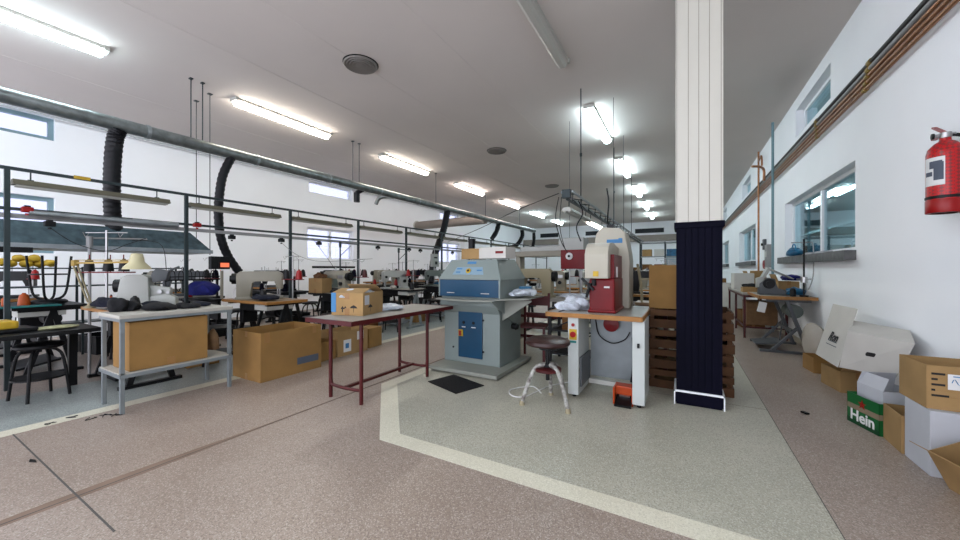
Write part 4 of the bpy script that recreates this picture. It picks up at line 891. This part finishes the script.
# teal strip and shelf behind the rack
tag(B().box(-6.42,-6.22,.35,1.25,.80,.815).out('teal_sheet','teal'),'teal sheet lying along the table edge behind the rack','sheet')
t=thing('wire_shelf','dark tiered wire shelf standing behind the tables left of the rack','shelf',(-7.6,1.6,0)); O=Vector((-7.6,1.6,0))
for z in (.45,.97,1.22): B().box(-7.75,-7.45,.5,2.9,z,z+.018).out('shelf_board','rack',t,O)
for x in (-7.73,-7.47):
    for y in (.52,1.7,2.88): B().box(x-.012,x+.012,y-.012,y+.012,0,1.25).outs('upright','rack',t,O)
for i,(dx,dy,dz) in enumerate(((0,0,0),(.02,.13,0),(-.02,.25,.0),(.0,.07,.07),(.0,.20,.07),(.05,.33,.01),(.1,-.08,.02))):
    tag(B().blob((-7.6+dx,1.08+dy,1.29+dz),(.06,.065,.05),80+i,.15,2,False).out('yarn_ball','yellow',None,None,True),'yellow green ball, %s in the heap on the wire shelf'%['back left','middle','third along','top left','top right','rightmost','leftmost'][i],'yarn ball','yellow balls on the wire shelf')
for i,(x,y,z,l) in enumerate(((-6.40,.88,.817,'orange oil bottle on the teal sheet'),(-5.62,1.50,.797,'orange bottle left of the white post machine'),(-5.05,4.55,.797,'orange bottle right of the beige machine'))):
    t=thing('oil_bottle',l,'bottle',(x,y,z),0,'small orange bottles'); B().lathe([(.028,0),(.03,.01),(.03,.08),(.012,.10),(.012,.115)],seg=14).out('bottle_body','orange',t,None,True); B().cyl((0,0,.115),(0,0,.135),.013,.006,seg=10).out('cap','darkred',t)
# swing arm lamp
t=thing('swing_arm_lamp','cream spring arm lamp with a dome shade above the white post machine','lamp',(-5.55,1.45,.797)); O=Vector((-5.55,1.45,.797))
pb=Vector((-5.62,1.33,.81)); pe=wx(75,263,-5.55); ps=wx(137,262,-4.9)
B().lathe([(.05,0),(.05,.015),(.02,.03),(.012,.06)],c=(pb.x,pb.y,.797),seg=18).out('lamp_base','cream',t,O,True)
B().bar(pb+Vector((0,.012,.04)),pe+Vector((0,.012,0)),.012).bar(pb+Vector((0,-.012,.05)),pe+Vector((0,-.02,.0)),.012).out('lower_arm','cream',t,O)
B().bar(pe,ps,.02).cyl(pe+Vector((0,0,-.03)),pe+Vector((0,0,.03)),.03,seg=12).bar(pe+Vector((0,0,.03)),ps+Vector((0,0,.02)),.008).out('upper_arm','brass',t,O)
B().lathe([(.015,.09),(.045,.085),(.055,.04),(.06,.0),(.105,-.05),(.115,-.075),(.105,-.075)],c=ps,seg=24).out('lamp_shade','lampcream',t,O,True)
t=thing('rack_pole_lamp','slim pole with a crossbar behind the first tables','lamp pole',(-6.0,1.42,0)); B().cyl((0,0,0),(0,0,1.58),.015,seg=8).cyl((0,.0,1.58),(.05,.5,1.60),.01,seg=6).cyl((.0,0,1.48),(.0,0,1.60),.03,seg=10).out('pole','pipe_grey',t)
t=thing('wire_hook_rail','dark rail of wire loops right of the white post machine','rail',(-6.3,2.35,.0)); O=Vector((-6.3,2.35,0))
B().box(-6.32,-6.28,2.02,2.90,1.05,1.07).box(-6.32,-6.28,2.02,2.90,1.10,1.115).box(-6.32,-6.28,2.04,2.06,0,1.07).box(-6.32,-6.28,2.86,2.88,0,1.07).out('rail_frame','black',t,O)
for k in range(8):
    y=2.08+.10*k; B().tube([(-6.3,y,1.06),(-6.3,y+.005,1.16),(-6.3,y+.03,1.195),(-6.3,y+.055,1.16),(-6.3,y+.06,1.06)],.006,5,4).out('wire_loop','black',t,O)
for k in range(7):
    y=2.12+.11*k; B().tube([(-6.3,y,1.05),(-6.27,y,.95),(-6.24,y+.02,.90),(-6.22,y+.03,.95)],.006,5,4).out('wire_hook','black',t,O)
t=thing('junction_box','white electrical box on a thin pole among the far machines','electrical box',(-5.75,7.75,.0)); B().cyl((0,0,0),(0,0,1.75),.012,seg=8).out('pole','pipe_grey',t); B().box(-.03,.05,-.14,.14,1.28,1.62,.01).out('case','mach_white',t); B().box(.05,.055,-.08,.06,1.5,1.54).box(.05,.055,-.04,.06,1.34,1.42).out('gauge','black',t)
for i,(y,h) in enumerate(((4.75,1.72),(6.4,1.68),(9.6,1.7))):
    t=thing('rack_pole_lamp','slim grey drop pole with side arm beside the rack, %s from the camera'%ORD[i],'lamp pole',(-5.78,y,0),0,'slim poles by the rack'); B().cyl((0,0,0),(0,0,h),.014,seg=8).cyl((0,0,h),(.0,.42,h+.0),.008,seg=6).cyl((0,0,h-.25),(.18,.1,h-.05),.007,seg=6).cyl((0,0,h-.08),(0,0,h+.03),.025,seg=10).out('pole','rack',t)
tag(B().box(-5.86,-5.82,4.2,5.15,1.235,1.275).out('dark_bar','black'),'black bar below the middle window on the rack','bar')
# machine extras, row A
tag(B().blob((-5.30,1.38,.86),(.17,.11,.06),91,.3).out('cloth_pile','denim',None,None,True),'dark blue cloth in front of the white post machine','cloth')
tag(B().blob((-4.88,2.82,.835),(.20,.13,.04),92,.3).out('cloth_pile','denim',None,None,True),'dark denim pieces on the brown topped second table','cloth')
tag(B().blob((-5.95,2.55,.92),(.27,.16,.12),93,.25).out('blue_cloth','bluecloth',None,None,True),'bright royal blue cloth beside the second rack post','cloth')
tag(B().box(-6.25,-5.7,2.4,2.7,.77,.795).out('side_board','mach_dark'),'dark side board carrying the royal blue cloth','board')
tag(B().box(-6.22,-6.17,2.42,2.47,0,.77).box(-5.78,-5.73,2.42,2.47,0,.77).box(-6.22,-5.73,2.62,2.66,.5,.77).out('trestle','mach_dark'),'dark trestle under the side board','trestle')
t=thing('control_display','dark control box with a lit orange display on a pole','display',(-5.75,2.68,.797)); B().cyl((0,0,0),(0,0,.4),.02,seg=8).out('pole','mach_beige',t); B().box(-.04,.04,-.15,.09,.42,.60,.005).box(.0,.05,-.06,.08,.44,.52).out('box','mach_dark',t); B().box(.05,.055,-.04,.07,.45,.51).box(.0,.02,-.02,-.019,.4,.41).out('display','screen',t)
carton('kraft box full of brown leather pieces on the third table',(-5.66,4.22,.797),(.32,.22,.26),.1,'kraft2',open_=True)
tag(B().blob((-5.66,4.22,1.06),(.13,.09,.07),95,.4).out('leather_pieces','palletwood',None,None,True),'heap of brown leather pieces in the kraft box','leather')
tag(B().blob((-4.72,4.45,.83),(.2,.13,.035),96,.3).out('plastic_bag','plastic',None,None,True),'clear plastic bag on the third sewing table','plastic bag')
# scraps and objects under and on tables, seeded
for i in range(26):
    k=i%9; y=AY[k]+R.uniform(-.25,.25); x=-5.2+R.uniform(-.45,.5); m_,c_=R.choice([('denim','dark blue'),('blackcloth','black'),('plastic','clear plastic'),('bluebag','light blue'),('redpaint','dark red'),('greysack','pale grey')])
    if i<9: continue
    o=B().blob((x,y,.83),(R.uniform(.06,.14),R.uniform(.05,.10),.045),100+i,.3,2).out('work_piece',m_,None,None,True)
    tag(o,'%s work piece %s on the %s table, aisle-side row'%(c_,['lying','heaped'][i%2] if i<18 else 'left',ORD[k]),'work piece','work pieces on the tables')
for k in range(9):
    m_=['kraft','kraft2','kraft3'][k%3]; carton('cardboard box on the floor under the %s table of the aisle side row'%ORD[k] if k!=1 else 'cardboard box on the floor under the second brown topped table',(-5.42,AY[k]+.64,0),(.32,.34,.28),R.uniform(-.2,.2),m_,open_=True,group='boxes under the left tables')
for k in range(9):
    inst('bstool',stool_proto,(-5.0+R.uniform(-.2,.2),AY[k]-.62 if k else .99+10,0) if k else (-6.7,.42,0),R.uniform(0,1.5),'black stool in front of the %s table, aisle-side row'%ORD[k] if k else 'black stool behind the rack near the left edge','black work stools')
for k in range(8):
    inst('bstool',stool_proto,(-6.85+R.uniform(-.2,.2),1.95+1.5*k,0),R.uniform(0,1.5),'black stool between the %s and next tables, row behind the left rack'%ORD[k],'black work stools')
for k in range(8):
    t=thing('plastic_crate','black plastic crate on the floor beyond the %s table, row behind the rack'%ORD[k],'crate',(-7.52,1.95+1.5*k,0),R.uniform(-.2,.2),'black crates under the tables')
    w_,d_,h_=.27,.2,.24; B().box(-w_,w_,-d_,d_,0,.01).box(-w_,w_,-d_,-d_+.01,.01,h_).box(-w_,w_,d_-.01,d_,.01,h_).box(-w_,-w_+.01,-d_,d_,.01,h_).box(w_-.01,w_,-d_,d_,.01,h_).out('crate_body','mach_dark',t); B().box(-w_-.01,w_+.01,-d_-.01,-d_+.01,h_,h_+.02).box(-w_-.01,w_+.01,d_-.01,d_+.01,h_,h_+.02).box(-w_-.01,-w_+.01,-d_,d_,h_,h_+.02).box(w_-.01,w_+.01,-d_,d_,h_,h_+.02).out('crate_rim','black',t)
for i in range(34):
    rw,k=('A','B')[i%2],(i//2)%9
    if i<2: continue
    yy=(AY[k] if rw=='A' else 1.2+1.5*k)+R.uniform(-.18,-.08); xx=(-5.25 if rw=='A' else -6.85)+(-.42 if i<18 else .34)+R.uniform(-.04,.04)
    c=['black','navy','black','red','paper','orange'][(i*5)%6 if i%4 else 0]; n_={'black':'black','navy':'navy','red':'red','paper':'white','orange':'orange'}[c]
    inst('cone'+c,lambda:cone_proto(c),(xx,yy,.797),0,'%s thread cone on table top, %s end, %s table, %s'%(n_,'left' if i<18 else 'right',ORD[k],rowname[rw]),'loose thread cones on the tables',1.5)
for k in range(8):
    socket(RX-.03,2.9+1.495*k,1.70,'black','black plug hanging below the lower rail in the %s rack bay'%ORD[k+1])
# middle background clutter behind the press
t=thing('assembly_table','pale table with dark red frame behind the press bench','table',(-1.9,5.35,0))
B().box(-.75,.75,-.35,.35,.75,.785).out('tabletop','laminate',t)
for x in (-.7,.7):
    for y in (-.3,.3): B().box(x-.02,x+.02,y-.02,y+.02,0,.75).out('leg','darkred',t)
B().box(-.7,.7,-.32,-.29,.2,.24).box(-.7,.7,-.32,-.29,.5,.54).out('stretcher','darkred',t)
t=thing('travelling_press','long beige beam press with a dark red head behind the bench','machine',(-1.9,5.9,0)); O=Vector((-1.9,5.9,0))
b=B(); b.box(-2.55,-.75,5.75,6.05,1.43,1.52,.01); b.out('beam','mach_beige',t,O); B().box(-2.45,-1.7,5.78,6.02,1.52,1.60,.01).box(-1.75,-1.35,5.70,6.05,1.52,1.72,.01).out('beam_cover','mach_white',t,O)
for x in (-2.5,-.8): B().box(x-.04,x+.04,5.8,6.0,0,1.43).out('leg','mach_beige',t,O)
B().box(-2.5,-.8,5.75,6.1,.76,.80).out('press_bed','mach_grey',t,O)
h_=B().box(-1.68,-1.28,5.58,5.95,1.22,1.52,.012).out('press_head','redpaint',t,O); B().lathe([(0,0),(.055,0),(.055,.015),(.035,.02),(0,.02)],c=(-1.54,5.58,1.42),M=Matrix.Rotation(PI/2,3,'X'),seg=20).out('dial','paper',h_,O,True); B().cyl((-1.54,5.57,1.42),(-1.54,5.55,1.42),.02,seg=12).out('dial_hub','mach_dark',h_,O)
B().cyl((-1.58,5.75,1.22),(-1.58,5.75,.80),.012).cyl((-1.40,5.75,1.22),(-1.40,5.75,.80),.025).outs('press_rod','steel',t,O)
for x in (-2.3,-2.15,-2.0): pass
b=B(); b.prism([(-2.42,0),(-2.42,.42),(-2.30,.45),(-1.98,.45),(-1.98,0),(-2.1,0),(-2.12,.3),(-2.36,.3),(-2.36,0)],-.06,.06,'y',.012)
t=thing('sewing_machine','beige old sewing machine between the grey press and the red press head','sewing machine',(-1.95,5.4,.785)); b2=B(); b2.prism([(.20,0),(.20,.40),(.14,.44),(-.30,.44),(-.34,.40),(-.34,.18),(-.26,.18),(-.24,.31),(.02,.31),(.05,.27),(.05,.0)],-.08,.08,'y',.015); b.bm.free(); b2.box(-.34,.22,-.1,.1,0,.04,.006); b2.out('machine_body','cream',t,None,True)
B().cyl((.20,0,.32),(.26,0,.32),.08,seg=20).out('handwheel','mach_dark',t,None,True); B().cyl((-.29,0,.18),(-.29,0,.07),.012,seg=8).out('needle_bar','steel',t)
tag(B().blob((-1.35,5.2,.83),(.2,.12,.045),121,.3).out('plastic_bag','plastic',None,None,True),'pale plastic on the assembly table','plastic bag')
def chair(loc,rz,m,label):
    t=thing('wooden_chair',label,'chair',loc,rz,'wooden work chairs')
    B().box(-.19,.19,-.19,.19,.43,.455,.006).out('seat',m,t)
    for x in (-.17,.17): 
        B().box(x-.016,x+.016,-.19,-.158,0,.43).out('leg',m,t); B().bar((x,.17,0),(x,.20,.88),.032).out('leg',m,t)
    B().box(-.17,.17,.185,.205,.70,.84,.006).box(-.17,.17,.18,.20,.56,.60).out('backrest',m,t)
chair((-1.78,4.68,0),.15,'darkred','dark red chair behind the press bench, right one'); chair((-3.0,5.0,0),-.9,'darkred','dark red chair left behind the press, left one')
t=thing('dark_trolley','black metal trolley frame between the press and the bench','trolley',(-1.22,4.72,0))
for x in (-.28,.28):
    for y in (-.2,.2): B().box(x-.018,x+.018,y-.018,y+.018,.03,.72).cyl((x,y,0),(x,y,.03),.02).out('leg','black',t)
for z in (.12,.42,.70): B().box(-.28,.28,-.2,.2,z,z+.02).out('tray','mach_dark',t)
B().bar((-.28,-.2,.14),(.28,-.2,.42),.015).bar((-.28,-.2,.44),(.28,-.2,.70),.015).out('brace','mach_dark',t)
carton('kraft box on the middle tray of the black trolley',(-1.22,4.72,.44),(.3,.26,.2),.1,'kraft3',open_=True)
# far aisle islands seen between presses and column
t=thing('storage_rack','tall open steel rack with hanging goods near the far end','rack',(-.6,16.2,0))
for x in (-.9,0,.9):
    for y in (-.25,.25): B().box(x-.025,x+.025,y-.025,y+.025,0,2.3).outs('upright','rack',t)
for z in (.5,1.1,1.7,2.25): B().box(-.9,.9,-.27,.27,z,z+.03).out('shelf_board','shelfgrey',t)
cols2=['kraft','kraft2','whitecard','bluebag','kraft3','redpaint','whitecard2']
for j in range(12):
    carton('%s box %s on the %s shelf of the far rack'%({'kraft':'brown','kraft2':'light brown','whitecard':'white','bluebag':'blue','kraft3':'dark brown','redpaint':'red','whitecard2':'pale grey'}[cols2[j%7]],['at the left','in the middle','at the right','beside the right post'][j%4],['lowest','middle','upper'][j//4]),(-.6-.66+.44*(j%4),16.2,.53+.6*(j//4)),(.34,.4,.28),0,cols2[j%7],tape=False,group='boxes on the far rack')
for i,(x,y,w,d,h,m_,l) in enumerate(((-3.6,14,.5,.5,.6,'kraft','brown box on the aisle floor far away, nearer one'),(-3.3,17.5,.6,.5,.9,'whitecard','white box far down the middle aisle'),(-8.9,20,.8,.8,1.5,'kraft2','tall brown box by the far left wall'),(-5.0,20.5,1.2,.6,1.2,'whitecard2','large pale box near the back wall'),(-1.8,19.5,1.2,.6,1.3,'kraft3','dark brown box stack near the back wall'),(.9,15,.6,.6,.9,'kraft','brown box at the end of the right aisle'),(1.2,13,.5,.7,.8,'whitecard','white box by the right wall beyond the long table'))):
    carton(l,(x,y,0),(w,d,h),.1*i,m_,tape=False)
# floor litter by the metal table
for i,(u,v) in enumerate(((52,422),(72,418),(90,418),(106,415),(116,415))):
    p=wz(u,v,.005); rr=lambda:Vector((R.uniform(-.05,.05),R.uniform(-.04,.04),0)); tag(B().tube([p+rr(),p+rr(),p+rr(),p+rr(),p+rr()],.0028,5,5).out('thread_scrap',['black','denim'][i%2],None,None,True),'dark thread scrap on the floor by the metal table leg, %s from the left'%ORD[i],'scrap','thread scraps on the floor')
p=wz(32,461,.004); tag(B().slab([p+Vector((-.05,0,0)),p+Vector((.0,-.012,0)),p+Vector((.05,.01,0)),p+Vector((.0,.014,0))],.002).out('dark_scrap','black'),'dark sliver lying on the pink floor near the left joint','scrap')
# ================================================================ LIGHT AND CAMERA
w=bpy.data.worlds.new('World'); SC.world=w; w.use_nodes=True; bg=w.node_tree.nodes['Background']; bg.inputs[0].default_value=(.86,.88,1,1); bg.inputs[1].default_value=1.25
for i,(x,y) in enumerate(((XR+1.6,7.5),(XR+1.6,11.5),(XR+1.6,15.5))):
    f=dup(prot['tc'],(x,y,3.2),0,'lamp added to light the neighbouring room behind the right windows, %s'%ORD[i],'added lights of the neighbouring room')  # lamps added so the room behind the panes is not dark
cam=bpy.data.cameras.new('Camera'); co=bpy.data.objects.new('Camera',cam); COL.objects.link(co); SC.camera=co
co.location=(0,0,CH); co.rotation_euler=(PI/2,0,YAW); cam.sensor_width=36; cam.lens=36*F/960; cam.shift_y=-(270-V0)/960.; cam.clip_start=.02; cam.clip_end=100
vs=SC.view_settings; vs.view_transform='Standard'; vs.look='None'; vs.gamma=1; vs.use_curve_mapping=False; vs.exposure=1.85
SC.cycles.max_bounces=6; SC.cycles.diffuse_bounces=4; SC.cycles.transparent_max_bounces=8
